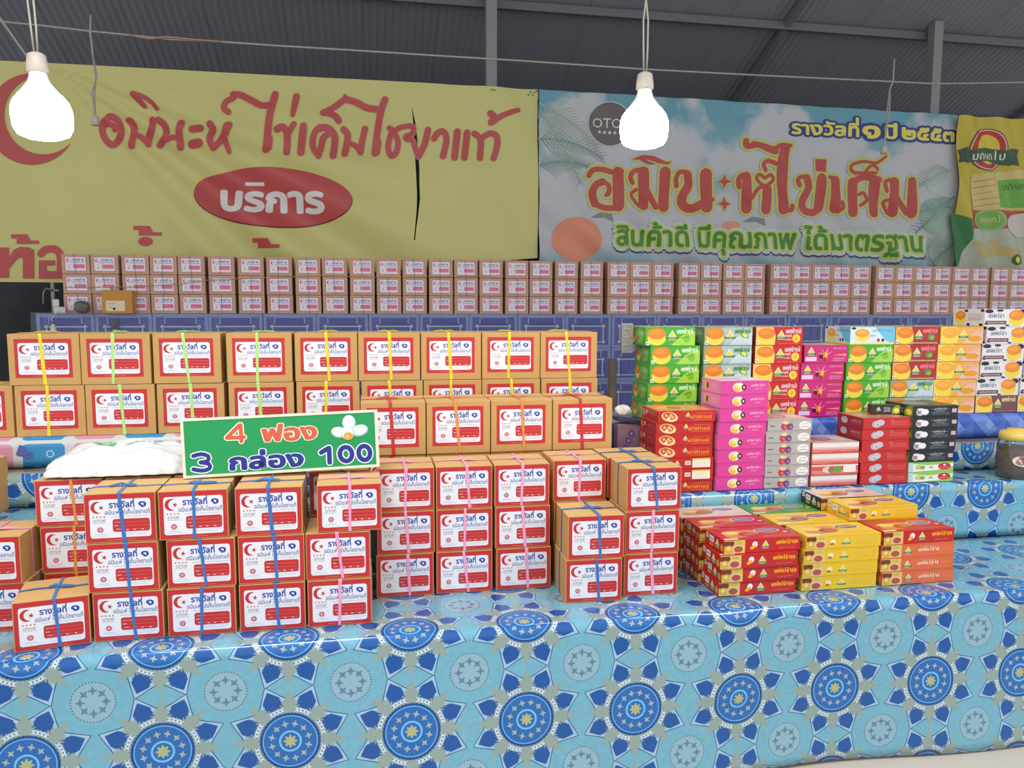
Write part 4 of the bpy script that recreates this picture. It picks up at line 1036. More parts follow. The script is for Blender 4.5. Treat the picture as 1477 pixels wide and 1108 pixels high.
m.add(v, f, bagm, True); bag = tag(link('white_bag', m.mesh('white_bag')), 'flat white plastic bag of goods lying on the cartons left of the sign', 'bag')
a = Art(); gi = pr((120, 200, 130), .4)
a.ell(-.30, .0, .16, .20, gi, 0, 30); a.ell(-.30, .0, .13, .15, pr((168, 222, 170), .4), 1, 30); a.scribble(-.40, -.20, -.04, .09, gi, 2)
a.scribble(.0, .45, -.1, .2, pr((206, 232, 214), .4), 0, n=6)
link('print', a.mesh('print', lambda u, q, l: ((bx0+bx1)/2+(bx1-bx0)/2*u, (by0+by1)/2+(by1-by0)/2*q, zb0+.0035+bag_z(u, q)+l*2)), bag)

# ------------------------------------------------------------------ sweets and cake boxes
def logo(a, x, y, s, lv, g1=(38, 130, 84), face=(238, 226, 140)):
    """round-peaked yellow badge with a green ribbon"""
    w1 = pr((232, 230, 206), .35)
    a.poly([(x-.52*s, y-.15*s), (x, y+.62*s), (x+.52*s, y-.15*s), (x+.40*s, y-.42*s), (x-.40*s, y-.42*s)], w1, lv)
    a.poly([(x-.36*s, y-.08*s), (x, y+.46*s), (x+.36*s, y-.08*s)], pr((236, 206, 60), .35), lv+1)
    a.poly([(x-.72*s, y-.10*s), (x+.72*s, y-.10*s), (x+.58*s, y-.30*s), (x+.40*s, y-.36*s), (x-.40*s, y-.36*s), (x-.58*s, y-.30*s)], pr(g1, .35), lv+2)
    a.scribble(x-.40*s, x+.40*s, y-.28*s, .12*s, w1, lv+3, n=5)
def cake(a, x, y, w_, h, lv, c1=(222, 130, 44), c2=(240, 212, 72)):
    a.ell(x, y-h*.10, w_*.5, h*.38, pr(c2, .35), lv, 24)
    a.ell(x, y+h*.14, w_*.50, h*.30, pr(c1, .35), lv+1, 24); a.ell(x-w_*.06, y+h*.20, w_*.34, h*.14, pr(tuple(min(255, int(v*1.1)) for v in c1), .35), lv+2, 20)
def front_cake(bg, bg2, fruit, ttl, cake_bg=None, cow=False, flip=False, c1=(222, 130, 44), c2=(240, 212, 72), logo_on=True):
    def fn(W, H):
        a = Art(); a.rect(0, 0, W, H, pr(bg, .3), 0)
        if bg2:
            a.poly([(W*.52, 0), (W, 0), (W, H*.75), (W*.78, H*.62), (W*.62, H*.30)], pr(bg2, .3), 1)
        if cake_bg: a.poly([(0, 0), (W*.40, 0), (W*.42, H*.5), (W*.36, H), (0, H)], pr(cake_bg, .3), 1.5)
        cx = W*.76 if flip else W*.22
        if cow:
            for (x, y, r1, r2) in ((.10, .92, .10, .20), (.36, .95, .08, .12), (.97, .90, .09, .26), (.02, .15, .05, .15), (.55, .02, .05, .08)): a.ell(W*min(max(x, r1), 1-r1), H*min(max(y, r2*.6), 1-r2*.6), W*r1, H*r2*.6, pr((40, 30, 44), .3), 1)
            a.scribble(W*.08, W*.46, H*.50, H*.20, pr((70, 62, 96), .3), 3, n=7); a.rect(W*.02, H*.10, W*.52, H*.32, pr((112, 66, 70), .3), 2); a.scribble(W*.06, W*.48, H*.17, H*.07, pr((226, 214, 206), .3), 3)
        cake(a, cx, H*.50, W*.37, H*1.04, 2, c1, c2)
        if not flip: a.rect(W*.01, H*.04, W*.075, H*.22, pr((232, 226, 226), .3), 5); a.rect(W*.028, H*.09, W*.056, H*.15, pr((40, 40, 50), .3), 6)
        if logo_on and not flip: logo(a, W*.535, H*.52, H*.52, 3)
        if not cow:
            a.scribble(W*.63, W*.96, H*.66, H*.20, pr(ttl, .3), 3, n=7, seed=3, wd=H*.06); a.scribble(W*.48, W*.93, H*.05, H*.035, pr(ttl, .3), 3, n=20)
        if fruit == 'lime':
            a.ell(W*.84, H*.55, W*.09, H*.16, pr((90, 160, 50), .3), 2.5, 20, -.4); a.ell(W*.845, H*.56, W*.065, H*.10, pr((206, 226, 90), .3), 3.5, 18, -.4); a.scribble(W*.44, W*.88, H*.28, H*.12, pr((222, 232, 238), .3), 4, n=8, seed=9)
        elif fruit == 'melon': a.ell(W*.83, H*.38, W*.07, H*.22, pr((120, 190, 50), .3), 2, 20); a.stroke([(W*.72, H*.40), (W*.80, H*.44), (W*.88, H*.52)], H*.03, pr((60, 110, 50), .3), 3)
        elif fruit == 'orange': a.ell(W*.86, H*.36, W*.085, H*.24, pr((240, 210, 70), .3), 4, 24); a.star(W*.86, H*.36, H*.18, pr((226, 176, 50), .3), 5, 8, .5); a.scribble(W*.62, W*.76, H*.44, H*.12, pr((244, 236, 230), .3), 4, n=4, seed=5); a.scribble(W*.62, W*.76, H*.25, H*.08, pr((244, 236, 230), .3), 4, n=5, seed=6)
        elif fruit == 'kiwi': a.ell(W*.82, H*.42, W*.09, H*.20, pr((110, 130, 60), .3), 3, 20); a.ell(W*.84, H*.36, W*.05, H*.12, pr((150, 170, 90), .3), 4, 16); a.rect(W*.36, H*.02, W*.98, H*.10, pr((176, 160, 110), .3), 2)
        elif fruit == 'juice': a.ell(W*.80, H*.30, W*.17, H*.18, pr((226, 150, 40), .3), 3, 20); a.ell(W*.88, H*.62, W*.10, H*.14, pr((232, 176, 160), .3), 2, 20)
        return a
    return fn
def side_cake(bg, fruit=None):
    def fn(W, H):
        a = Art(); a.rect(0, 0, W, H, pr(bg, .3), 0); a.ell(W*.62, H*.5, W*.26, H*.4, pr(tuple(min(255, int(v*1.25)) for v in bg), .3), 1, 16)
        cake(a, W*.22, H*.5, W*.26, H*.85, 2, (224, 120, 30)); a.ell(W*.52, H*.35, W*.08, H*.18, pr((206, 110, 70), .3), 3, 14); a.scribble(W*.60, W*.94, H*.55, H*.2, pr((210, 226, 170), .3), 3, n=5)
        return a
    return fn
def front_magenta(W, H):
    a = Art(); a.rect(0, 0, W, H, pr((200, 40, 116), .3), 0); logo(a, W*.15, H*.62, H*.46, 1); a.rect(W*.02, H*.10, W*.28, H*.34, pr((226, 196, 232), .3), 1)
    for an, c in ((.5, (222, 120, 170)), (1.2, (232, 150, 190)), (2.2, (222, 120, 170)), (2.8, (232, 150, 190))): a.stroke([(W*.48, H*.42), (W*.48+H*.45*cos(an), H*.42+H*.45*sin(an))], (H*.10, H*.03), pr(c, .3), 1)
    a.ell(W*.40, H*.36, W*.07, H*.12, pr((70, 20, 50), .3), 2, 14); a.ell(W*.48, H*.38, W*.055, H*.26, pr((232, 120, 50), .3), 3, 18); a.ell(W*.50, H*.46, W*.03, H*.14, pr((240, 190, 70), .3), 4, 14); a.ell(W*.47, H*.20, W*.035, H*.10, pr((150, 40, 30), .3), 4, 12)
    a.poly([(W*.66, H*.45), (W*.97, H*.52), (W*.97, H*.38)], pr((236, 150, 110), .3), 1); a.scribble(W*.66, W*.97, H*.78, H*.07, pr((236, 170, 206), .3), 1, n=12)
    for k in range(2): a.scribble(W*.66, W*.94, H*(.22-.12*k), H*.06, pr((236, 190, 216), .3), 1, n=12, seed=k)
    return a
def blueyellow(W, H):
    a = Art(); a.rect(0, 0, W, H, pr((206, 226, 240), .3), 0); a.poly([(W*.55, H), (W, H), (W, 0), (W*.8, H*.2)], pr((110, 190, 222), .3), 1); a.rect(0, 0, W, H*.10, pr((236, 222, 60), .3), 2)
    cake(a, W*.26, H*.54, W*.32, H*.8, 3, (230, 160, 60), (240, 214, 80)); a.ell(W*.07, H*.92, W*.05, H*.07, pr((40, 40, 44), .3), 2, 14); a.ell(W*.05, H*.16, W*.04, H*.10, pr((240, 240, 240), .3), 4, 12)
    a.scribble(W*.48, W*.94, H*.72, H*.14, pr((96, 130, 170), .3), 3, n=9); a.scribble(W*.42, W*.56, H*.45, H*.08, pr((120, 140, 90), .3), 3)
    for x in (.63, .73): a.ell(W*x, H*.24, W*.035, H*.10, pr((190, 50, 60) if x < .7 else (70, 60, 90), .3), 4, 14)
    return a
def front_nut(W, H, alt=False):
    a = Art(); a.rect(0, 0, W, H, pr((190, 36, 36), .3), 0)
    if alt:
        logo(a, W*.36, H*.5, H*.5, 1, (150, 140, 110)); a.rect(W*.50, H*.35, W*.60, H*.72, pr((222, 222, 206), .3), 1); a.scribble(W*.52, W*.58, H*.46, H*.12, black_ink, 2)
        a.rrect(W*.63, H*.10, W*.95, H*.92, H*.08, pr((236, 230, 214), .3), 1); a.rect(W*.63, H*.82, W*.95, H*.94, pr((222, 196, 70), .3), 2)
        for k in range(4): a.rect(W*.67, H*(.22+.14*k), W*.91, H*(.24+.14*k), pr((190, 186, 176), .3), 2)
        return a
    a.ell(W*.20, H*.48, W*.145, H*.44, pr((236, 206, 140), .3), 1, 26, -.2); a.ell(W*.19, H*.55, W*.11, H*.32, pr((190, 72, 44), .3), 2, 22, -.2)
    for x, y in ((.14, .6), (.22, .62), (.19, .42), (.25, .45)): a.ell(W*x, H*y, W*.025, H*.12, pr((226, 186, 120), .3), 3, 12)
    a.ell(W*.18, H*.28, W*.03, H*.10, pr((246, 240, 230), .3), 4, 12)
    logo(a, W*.52, H*.62, H*.42, 1, (150, 140, 110)); a.scribble(W*.56, W*.95, H*.32, H*.20, pr((242, 150, 36), .3), 2, n=10, seed=8, wd=H*.07); a.scribble(W*.66, W*.95, H*.76, H*.06, pr((240, 190, 150), .3), 2, n=14); a.rect(W*.62, H*.16, W*.95, H*.19, pr((236, 150, 70), .3), 2)
    return a
def side_nut(W, H):
    a = Art(); a.rect(0, 0, W, H, pr((178, 40, 38), .3), 0); a.ell(W*.12, H*.5, W*.09, H*.34, pr((214, 130, 100), .3), 1, 16); a.ell(W*.30, H*.62, W*.05, H*.2, pr((226, 196, 160), .3), 1, 12)
    a.scribble(W*.48, W*.92, H*.50, H*.16, pr((222, 150, 60), .3), 1, n=7); a.scribble(W*.45, W*.92, H*.20, H*.09, pr((206, 120, 80), .3), 1, n=10); return a
def front_pink(W, H):
    a = Art(); a.rect(0, 0, W, H, pr((214, 66, 152), .3), 0); cr = pr((232, 220, 190), .3)
    a.ell(W*.36, H*.52, W*.12, H*.36, cr, 1, 22); a.ell(W*.33, H*.42, W*.065, H*.26, pr((226, 186, 70), .3), 2, 16); a.ell(W*.40, H*.68, W*.05, H*.2, pr((236, 226, 206), .3), 2, 14); a.ell(W*.34, H*.55, W*.03, H*.1, pr((244, 224, 120), .3), 3, 12)
    a.ell(W*.475, H*.52, W*.052, H*.22, pr((50, 34, 36), .3), 3, 18); a.ell(W*.475, H*.52, W*.022, H*.10, pr((220, 200, 170), .3), 4, 12)
    a.scribble(W*.62, W*.92, H*.58, H*.13, pr((248, 236, 244), .3), 1, n=7); a.scribble(W*.70, W*.84, H*.36, H*.08, pr((248, 220, 236), .3), 1, n=4); return a
def side_pink(W, H):
    a = Art(); a.rect(0, 0, W, H, pr((224, 130, 178), .3), 0); a.ell(W*.22, H*.5, W*.09, H*.34, pr((226, 186, 70), .3), 1, 16); a.ell(W*.31, H*.5, W*.05, H*.24, pr((60, 40, 40), .3), 2, 14)
    for k in range(4): a.rect(W*.50, H*(.66-.14*k), W*.82, H*(.69-.14*k), pr((240, 190, 214), .3), 1)
    return a
def front_silver(W, H):
    a = Art(); a.rect(0, 0, W, H, pr((176, 172, 172), .3), 0); a.poly([(W*.05, H*.52), (W*.09, H*.84), (W*.14, H*.52)], pr((170, 176, 130), .3), 1); a.rect(W*.05, H*.36, W*.16, H*.46, pr((100, 96, 96), .3), 1)
    a.ell(W*.37, H*.36, W*.075, H*.34, pr((190, 60, 76), .3), 1, 18); a.ell(W*.50, H*.34, W*.075, H*.32, pr((120, 66, 122), .3), 2, 18); a.ell(W*.40, H*.72, W*.07, H*.16, pr((226, 206, 140), .3), 3, 14); a.ell(W*.54, H*.78, W*.03, H*.1, pr((160, 170, 60), .3), 3, 10); a.ell(W*.39, H*.30, W*.03, H*.12, pr((226, 110, 120), .3), 3, 10); a.ell(W*.52, H*.3, W*.03, H*.12, pr((170, 120, 170), .3), 3, 10)
    a.ell(W*.84, H*.45, W*.135, H*.38, pr((232, 230, 228), .3), 1, 24); a.scribble(W*.78, W*.92, H*.52, H*.12, pr((90, 84, 84), .3), 2, n=3); a.rect(W*.76, H*.28, W*.93, H*.33, pr((130, 126, 126), .3), 2); return a
def front_white(W, H, alt=False):
    a = Art(); a.rect(0, 0, W, H, pr((228, 224, 220), .3), 0); n_ = 6
    for k in range(n_): a.rect(0, H*k*.1, W, H*(k+1)*.1, pr((int(204+(228-204)*k/6), int(76+(224-76)*k/6), int(70+(220-70)*k/6)), .3), 1)
    a.rect(W*.62, 0, W*.623, H, pr((190, 150, 146), .3), 2)
    a.scribble(W*.03, W*.42, H*.06, H*.07, pr((244, 226, 222), .3), 3, n=18); a.scribble(W*.62, W*.82, H*.10, H*.05, pr((244, 226, 222), .3), 3, n=8)
    if alt:
        a.rect(0, H*.4, W, H, pr((206, 84, 74), .3), 1.5); a.rect(0, H*.85, W, H, pr((226, 214, 210), .3), 1.6); a.ell(W*.34, H*.50, W*.11, H*.30, pr((214, 206, 190), .3), 4, 18); a.ell(W*.42, H*.50, W*.07, H*.28, pr((150, 110, 90), .3), 5, 16); a.ell(W*.55, H*.55, W*.09, H*.32, pr((96, 160, 66), .3), 6, 20); a.rect(W*.68, H*.22, W*.95, H*.90, pr((236, 226, 222), .3), 6)
    return a
def front_red(W, H):
    a = Art(); a.rect(0, 0, W, H, pr((196, 44, 46), .3), 0); s1 = pr((176, 178, 186), .3)
    a.ell(W*.28, H*.42, W*.10, H*.34, s1, 1, 18); a.ell(W*.36, H*.56, W*.09, H*.30, pr((190, 192, 200), .3), 2, 18); a.ell(W*.29, H*.40, W*.05, H*.18, pr((214, 206, 206), .3), 3, 14); a.ell(W*.30, H*.38, W*.02, H*.08, pr((170, 90, 80), .3), 4, 10)
    a.rect(W*.58, H*.76, W*.66, H*.79, pr((232, 160, 150), .3), 1)
    for k in range(3): a.scribble(W*.58, W*.95, H*(.60-.15*k), H*.06, pr((236, 186, 180), .3), 1, n=16, seed=k)
    return a
def side_red(W, H):
    a = Art(); a.rect(0, 0, W, H, pr((150, 36, 38), .3), 0); a.ell(W*.28, H*.5, W*.13, H*.34, pr((186, 180, 184), .3), 1, 16); a.ell(W*.24, H*.46, W*.06, H*.16, pr((206, 180, 176), .3), 2, 12); a.scribble(W*.55, W*.92, H*.5, H*.16, pr((236, 206, 200), .3), 1, n=6); a.scribble(W*.6, W*.88, H*.28, H*.08, pr((222, 160, 150), .3), 1, n=6); return a
def front_black(W, H):
    a = Art(); a.rect(0, 0, W, H, pr((38, 44, 50), .3), 0); a.ell(W*.15, H*.42, W*.085, H*.34, pr((206, 190, 190), .3), 1, 18); a.ell(W*.13, H*.45, W*.05, H*.2, pr((166, 130, 126), .3), 2, 14); a.ell(W*.26, H*.44, W*.085, H*.28, pr((232, 232, 236), .3), 3, 18); a.ell(W*.16, H*.68, W*.08, H*.12, pr((222, 220, 224), .3), 3, 14)
    a.rect(W*.40, H*.70, W*.80, H*.715, pr((190, 194, 200), .3), 1); a.scribble(W*.46, W*.74, H*.62, H*.14, pr((226, 230, 234), .3), 2, n=6); a.rect(W*.50, H*.50, W*.70, H*.53, pr((190, 194, 200), .3), 1)
    for k in range(2): a.scribble(W*.42, W*.80, H*(.34-.16*k), H*.07, pr((190, 196, 204), .3), 1, n=14, seed=k)
    a.rect(W*.87, H*.36, W*.97, H*.70, pr((226, 190, 206), .3), 1); a.scribble(W*.885, W*.955, H*.46, H*.12, pr((150, 60, 90), .3), 2, n=3); return a
def side_black(W, H):
    a = Art(); a.rect(0, 0, W, H, pr((44, 50, 48), .3), 0); logo(a, W*.24, H*.5, H*.5, 1, (90, 104, 96)); 
    for k in range(2): a.scribble(W*.42, W*.66, H*(.54-.3*k), H*.2, pr((206, 210, 214), .3), 1, n=4, seed=k)
    a.poly([(W*.72, 0), (W, 0), (W, H), (W*.84, H), (W*.70, H*.5)], pr((124, 150, 60), .3), 1); a.ell(W*.87, H*.4, W*.10, H*.3, pr((236, 222, 70), .3), 2, 16); return a
def front_greenwhite(W, H):
    a = Art(); a.rect(0, 0, W, H, pr((150, 200, 96), .3), 0); a.poly([(0, 0), (W*.62, H*.12), (W, H*.50), (W, H*.80), (W*.40, H*.66), (0, H*.92)], pr((232, 236, 224), .3), 1); a.rect(0, 0, W*.10, H, pr((176, 210, 216), .3), 2)
    a.ell(W*.22, H*.48, W*.08, H*.26, pr((196, 200, 130), .3), 2, 16); a.ell(W*.31, H*.44, W*.06, H*.2, pr((150, 160, 90), .3), 3, 14); logo(a, W*.50, H*.50, H*.36, 3, (90, 140, 90)); a.ell(W*.80, H*.52, W*.145, H*.36, pr((196, 52, 56), .3), 3, 22); a.scribble(W*.70, W*.90, H*.34, H*.10, pr((236, 200, 196), .3), 4, n=7); a.ell(W*.80, H*.66, W*.03, H*.1, pr((236, 226, 220), .3), 4, 12); return a
def filling(a, W, H, w1, lv):
    """filled buns picture at the left end of a face"""
    a.rect(0, 0, w1, H, pr((226, 190, 96), .3), lv); a.rect(0, H*.58, w1*.45, H*.95, pr((130, 62, 44), .3), lv+1); a.ell(w1*.25, H*.78, w1*.24, H*.16, pr((120, 56, 40), .3), lv+2, 14)
    a.ell(w1*.22, H*.34, w1*.2, H*.3, pr((206, 176, 70), .3), lv+2, 16); a.ell(w1*.20, H*.40, w1*.10, H*.14, pr((236, 214, 120), .3), lv+3, 12)
    a.ell(w1*.68, H*.34, w1*.30, H*.32, pr((236, 196, 150), .3), lv+3, 20); a.ell(w1*.68, H*.32, w1*.22, H*.24, pr((176, 84, 66), .3), lv+4, 18); a.ell(w1*.72, H*.82, w1*.16, H*.12, pr((186, 186, 96), .3), lv+2, 12)
def front_durian(bg, ttl, style):
    def fn(W, H):
        a = Art(); a.rect(0, 0, W, H, pr(bg, .3), 0); filling(a, W, H, W*.27, 1)
        if style == 'red':
            a.ell(W*.40, H*.60, W*.035, H*.24, pr((240, 234, 240), .3), 1, 16, -.5); a.ell(W*.375, H*.40, W*.04, H*.14, pr((240, 176, 40), .3), 2, 14, .5)
            logo(a, W*.54, H*.50, H*.60, 1); a.scribble(W*.68, W*.97, H*.52, H*.24, pr(ttl, .3), 1, n=9, wd=H*.09); a.scribble(W*.72, W*.97, H*.38, H*.05, pr((226, 120, 70), .3), 1, n=14); a.scribble(W*.72, W*.93, H*.18, H*.06, pr((236, 206, 200), .3), 1, n=10)
        elif style == 'yellow':
            a.ell(W*.35, H*.5, W*.04, H*.2, pr((242, 230, 180), .3), 1, 14); a.ell(W*.34, H*.34, W*.03, H*.1, pr((176, 110, 80), .3), 2, 12)
            logo(a, W*.53, H*.46, H*.56, 1); a.scribble(W*.66, W*.97, H*.56, H*.14, pr(ttl, .3), 1, n=10)
            for k in range(2): a.rect(W*.68, H*(.38-.14*k), W*.95, H*(.395-.14*k), pr((190, 150, 40), .3), 1)
        else:
            logo(a, W*.36, H*.48, H*.56, 1); a.scribble(W*.50, W*.80, H*.42, H*.20, pr(ttl, .3), 1, n=8, wd=H*.07); a.scribble(W*.56, W*.76, H*.74, H*.06, pr(ttl, .3), 1, n=7); a.scribble(W*.84, W*.97, H*.55, H*.05, pr((242, 190, 160), .3), 1, n=6); a.scribble(W*.84, W*.97, H*.42, H*.05, pr((242, 190, 160), .3), 1, n=6)
        return a
    return fn
def side_durian(bg):
    def fn(W, H):
        a = Art(); a.rect(0, 0, W, H, pr(bg, .3), 0); a.rect(W*.06, H*.55, W*.18, H*.95, pr((236, 230, 214), .3), 1); a.rect(W*.10, H*.66, W*.14, H*.84, black_ink, 2); a.rrect(W*.24, H*.40, W*.48, H*.88, H*.06, pr((226, 226, 226), .3), 1); a.scribble(W*.27, W*.45, H*.56, H*.14, pr((130, 130, 150), .3), 2)
        logo(a, W*.66, H*.48, H*.66, 1); a.ell(W*.90, H*.4, W*.08, H*.26, pr((206, 150, 60), .3), 1, 14); a.ell(W*.34, H*.2, W*.12, H*.12, pr((226, 140, 50), .3), 1, 14); return a
    return fn
def top_durian(bg, c2=(150, 70, 60)):
    def fn(W, H):
        a = Art(); a.rect(0, 0, W, H, pr(bg, .3), 0); a.ell(W*.34, H*.45, W*.26, H*.26, pr((214, 140, 70), .3), 1, 22, .3); a.ell(W*.22, H*.55, W*.12, H*.14, pr((236, 206, 110), .3), 2, 18); a.ell(W*.40, H*.38, W*.12, H*.16, pr(c2, .3), 2, 18); a.ell(W*.42, H*.37, W*.08, H*.10, pr((190, 110, 80), .3), 3, 16)
        a.ell(W*.72, H*.62, W*.17, H*.17, pr((236, 226, 232), .3), 1, 26); a.ell(W*.72, H*.62, W*.155, H*.145, pr((120, 84, 110), .3), 2, 26); a.scribble(W*.61, W*.83, H*.57, H*.09, pr((226, 214, 226), .3), 3, n=7)
        a.rect(W*.02, H*.04, W*.20, H*.14, pr((236, 224, 206), .3), 2); a.ell(W*.92, H*.42, W*.03, H*.05, pr((240, 206, 150), .3), 1, 12); a.rect(W*.55, H*.14, W*.95, H*.17, pr((232, 130, 60), .3), 1); return a
    return fn
def top_plain(bg, c2=None, c3=None):
    def fn(W, H):
        a = Art(); a.rect(0, 0, W, H, pr(bg, .3), 0)
        if c2: a.ell(W*.36, H*.5, W*.25, H*.30, pr(c2, .3), 1, 22); a.ell(W*.42, H*.48, W*.14, H*.2, pr(c3 or c2, .3), 2, 18); a.rect(W*.68, H*.2, W*.95, H*.75, pr(tuple(min(255, int(v*1.15)) for v in bg), .3), 1)
        return a
    return fn
_B = {}
def box_type(key, W, D, H, body_rgb, front, side, top):
    mt = pr(body_rgb, .3)
    m = MB(); m.box(-W/2, W/2, 0, D, 0, H, mt); body = m.mesh('sweets_box', .0009)
    parts = []
    if front: parts.append(('front_print', front(W-.002, H-.002).mesh('front_print', lambda x, y, l: (x-W/2+.001, -l, y+.001), .00012, .0002)))
    if side: parts.append(('side_print', side(D-.002, H-.002).mesh('side_print', lambda x, y, l: (-W/2-l, D-.001-x, y+.001), .00012, .0002)))
    if top: parts.append(('lid_print', top(W-.002, D-.002).mesh('lid_print', lambda x, y, l: (x-W/2+.001, y+.001, H+l), .00008, .0001)))
    m = MB(); m.box(-W/2+.003, W/2-.003, -.0003, .0004, H-.0045, H-.0040, pr(tuple(int(v*.6) for v in body_rgb), .4)); parts.append(('tuck_flap_edge', m.mesh('tuck_flap_edge')))
    _B[key] = (W, D, H, body, parts)
def sbox(key, xl, y, z, label, group, rz=0.0):
    """xl: x of the lower left front corner"""
    W, D, H, body, parts = _B[key]
    o = link('sweets_box', body, None, (xl+W/2*cos(rz), y+W/2*sin(rz), z)); o.rotation_euler = (0, 0, rz)
    tag(o, label, 'box', group)
    for nm, me in parts: link(nm, me, o)
    return o
CKW, CKD, CKH = .209, .182, .0745
RIGHT = {}
box_type('melon', CKW, CKD, CKH, (84, 176, 46), front_cake((70, 170, 44), (160, 210, 70), 'melon', (214, 236, 190)), side_cake((90, 160, 50)), top_plain((206, 222, 170), (222, 190, 120), (236, 214, 160)))
box_type('lime', CKW, CKD, CKH, (96, 130, 100), front_cake((170, 190, 184), (196, 206, 216), 'lime', (66, 130, 70), (150, 160, 110)), side_cake((110, 140, 110)), top_plain((214, 218, 196), (226, 200, 130)))
box_type('orangered', CKW, CKD, CKH, (196, 40, 34), front_cake((198, 38, 34), None, 'orange', (226, 190, 196), (232, 196, 110)), side_cake((170, 50, 40)), top_plain((226, 190, 170), (232, 200, 140)))
box_type('magenta', CKW-.012, CKD, CKH, (196, 40, 112), front_magenta, None, top_plain((214, 180, 160), (226, 190, 170)))
box_type('skyblue', CKW, CKD, CKH, (150, 200, 220), blueyellow, blueyellow, top_plain((222, 200, 150)))
box_type('kiwi', CKW, CKD, CKH, (160, 48, 44), front_cake((172, 44, 46), None, 'kiwi', (236, 120, 140), (222, 170, 90)), side_cake((150, 50, 40)), top_plain((222, 190, 140)))
box_type('juice', CKW, CKD, CKH, (226, 150, 50), front_cake((232, 172, 60), (228, 190, 170), 'juice', (226, 170, 150), (236, 200, 80), c1=(234, 164, 60)), side_cake((226, 160, 60)), top_plain((226, 180, 110)))
def cow_side(W, H):
    a = Art(); a.rect(0, 0, W, H, pr((222, 220, 220), .3), 0); cake(a, W*.24, H*.5, W*.34, H*.9, 2, (226, 140, 40)); a.rect(W*.48, H*.30, W*.92, H*.75, pr((206, 200, 196), .3), 2); a.rect(W*.52, H*.38, W*.88, H*.46, pr((190, 180, 176), .3), 3)
    for x, y in ((.42, .9), (.9, .08), (.5, .06), (.95, .92)): a.ell(W*min(x, .93), H*min(max(y, .08), .92), W*.06, H*.08, pr((40, 34, 44), .3), 1, 14)
    return a
box_type('cow', CKW, CKD, CKH, (226, 222, 224), front_cake((222, 220, 224), None, None, (60, 50, 80), cow=True, flip=True, c1=(222, 140, 50), c2=(238, 206, 60)), cow_side, top_plain((226, 224, 220)))
box_type('cocoa', CKW, CKD, CKH, (110, 66, 64), front_cake((120, 74, 76), None, None, (222, 196, 150), (222, 196, 120)), side_cake((120, 80, 80)), top_plain((206, 190, 170)))
gk = 'cream cake boxes in the wall on the top step'
YK9 = 2.905; zk = Z3+.0022
def col(keys, pxs, pys, Y, z0, label, group, nudge=0.0):
    """keys from the bottom upwards; pxs the left edge in pixels for each"""
    z = z0
    n_ = len(keys)
    for k, key in enumerate(keys):
        H = _B[key][2]; zc = z+H/2
        py = pys if isinstance(pys, (int, float)) else pys[k]
        x = onY(pxs[k], py, Y)[0]+nudge; rk = (round(z0, 2), k)
        x = max(x, RIGHT.get(rk, -9)+.0016); RIGHT[rk] = x+_B[key][0]
        pos = 'bottom' if k == 0 else ('top' if k == n_-1 else (ORD[k+1]+' from bottom'))
        sbox(key, x, Y+random.uniform(-.002, .002), z, label[key] % pos if isinstance(label, dict) else label % pos, group, random.uniform(-.003, .003)); z += H+.0009
col(['melon']*5, [934, 935, 937, 938, 930], 540, YK9, zk, 'bright green cake box, %s of the leftmost column', gk)
LB2 = {'lime': 'grey-green lime cake box, %s of its column, beside the leftmost green column'}
col(['lime']*5, [1012, 1012, 1014, 1014, 1014.5], 540, YK9, zk, LB2, gk)
col(['orangered']*5, [1084, 1084.5, 1085, 1087.2, 1088], 540, YK9, zk, 'red cake box with orange slice, %s of the tall red column', gk, .0018)
col(['magenta']*4, [1151, 1151.5, 1154, 1158], 540, YK9, zk, 'magenta box with a flower of straws, %s of its column', gk, .0032)
col(['melon']*4+['skyblue'], [1219, 1219, 1220.5, 1221, 1224], 540, YK9, zk, {'melon': 'bright green cake box, %s, column right of the magenta boxes', 'skyblue': 'white and sky-blue cake box at the %s above green cake boxes'}, gk)
col(['lime', 'lime', 'kiwi', 'kiwi', 'kiwi'], [1283.5, 1284, 1286, 1287, 1288.5], 540, YK9, zk, {'lime': 'grey-green lime cake box, %s, under the dark red kiwi boxes', 'kiwi': 'dark red kiwi cake box, %s of its column'}, gk, .001)
col(['juice']*5, [1345, 1346, 1349, 1350, 1352.5], 540, YK9, zk, 'orange and yellow cake box with an orange swirl, %s of its column', gk, .003)
col(['cocoa', 'cow', 'cow', 'cow', 'cow'], [1401, 1405, 1411, 1412.5, 1417], 540, YK9, zk, {'cocoa': 'brown cocoa cake box, %s of the cow-print column', 'cow': 'cow-print cake box, %s of the black and white column'}, gk, .009)
sbox('cow', onY(1421, 455, YK9)[0], YK9+.002, zk+5*(CKH+.0009), 'topmost cow-print cake box at the upper right corner of the wall', gk)
col(['cocoa', 'cow', 'cow', 'cow', 'cow'], [1466, 1469, 1474, 1474.5, 1480], 540, YK9, zk, {'cocoa': 'brown cocoa cake box cut by right edge, %s of last column', 'cow': 'cow-print cake box cut by right edge, %s of last column'}, gk, .014)

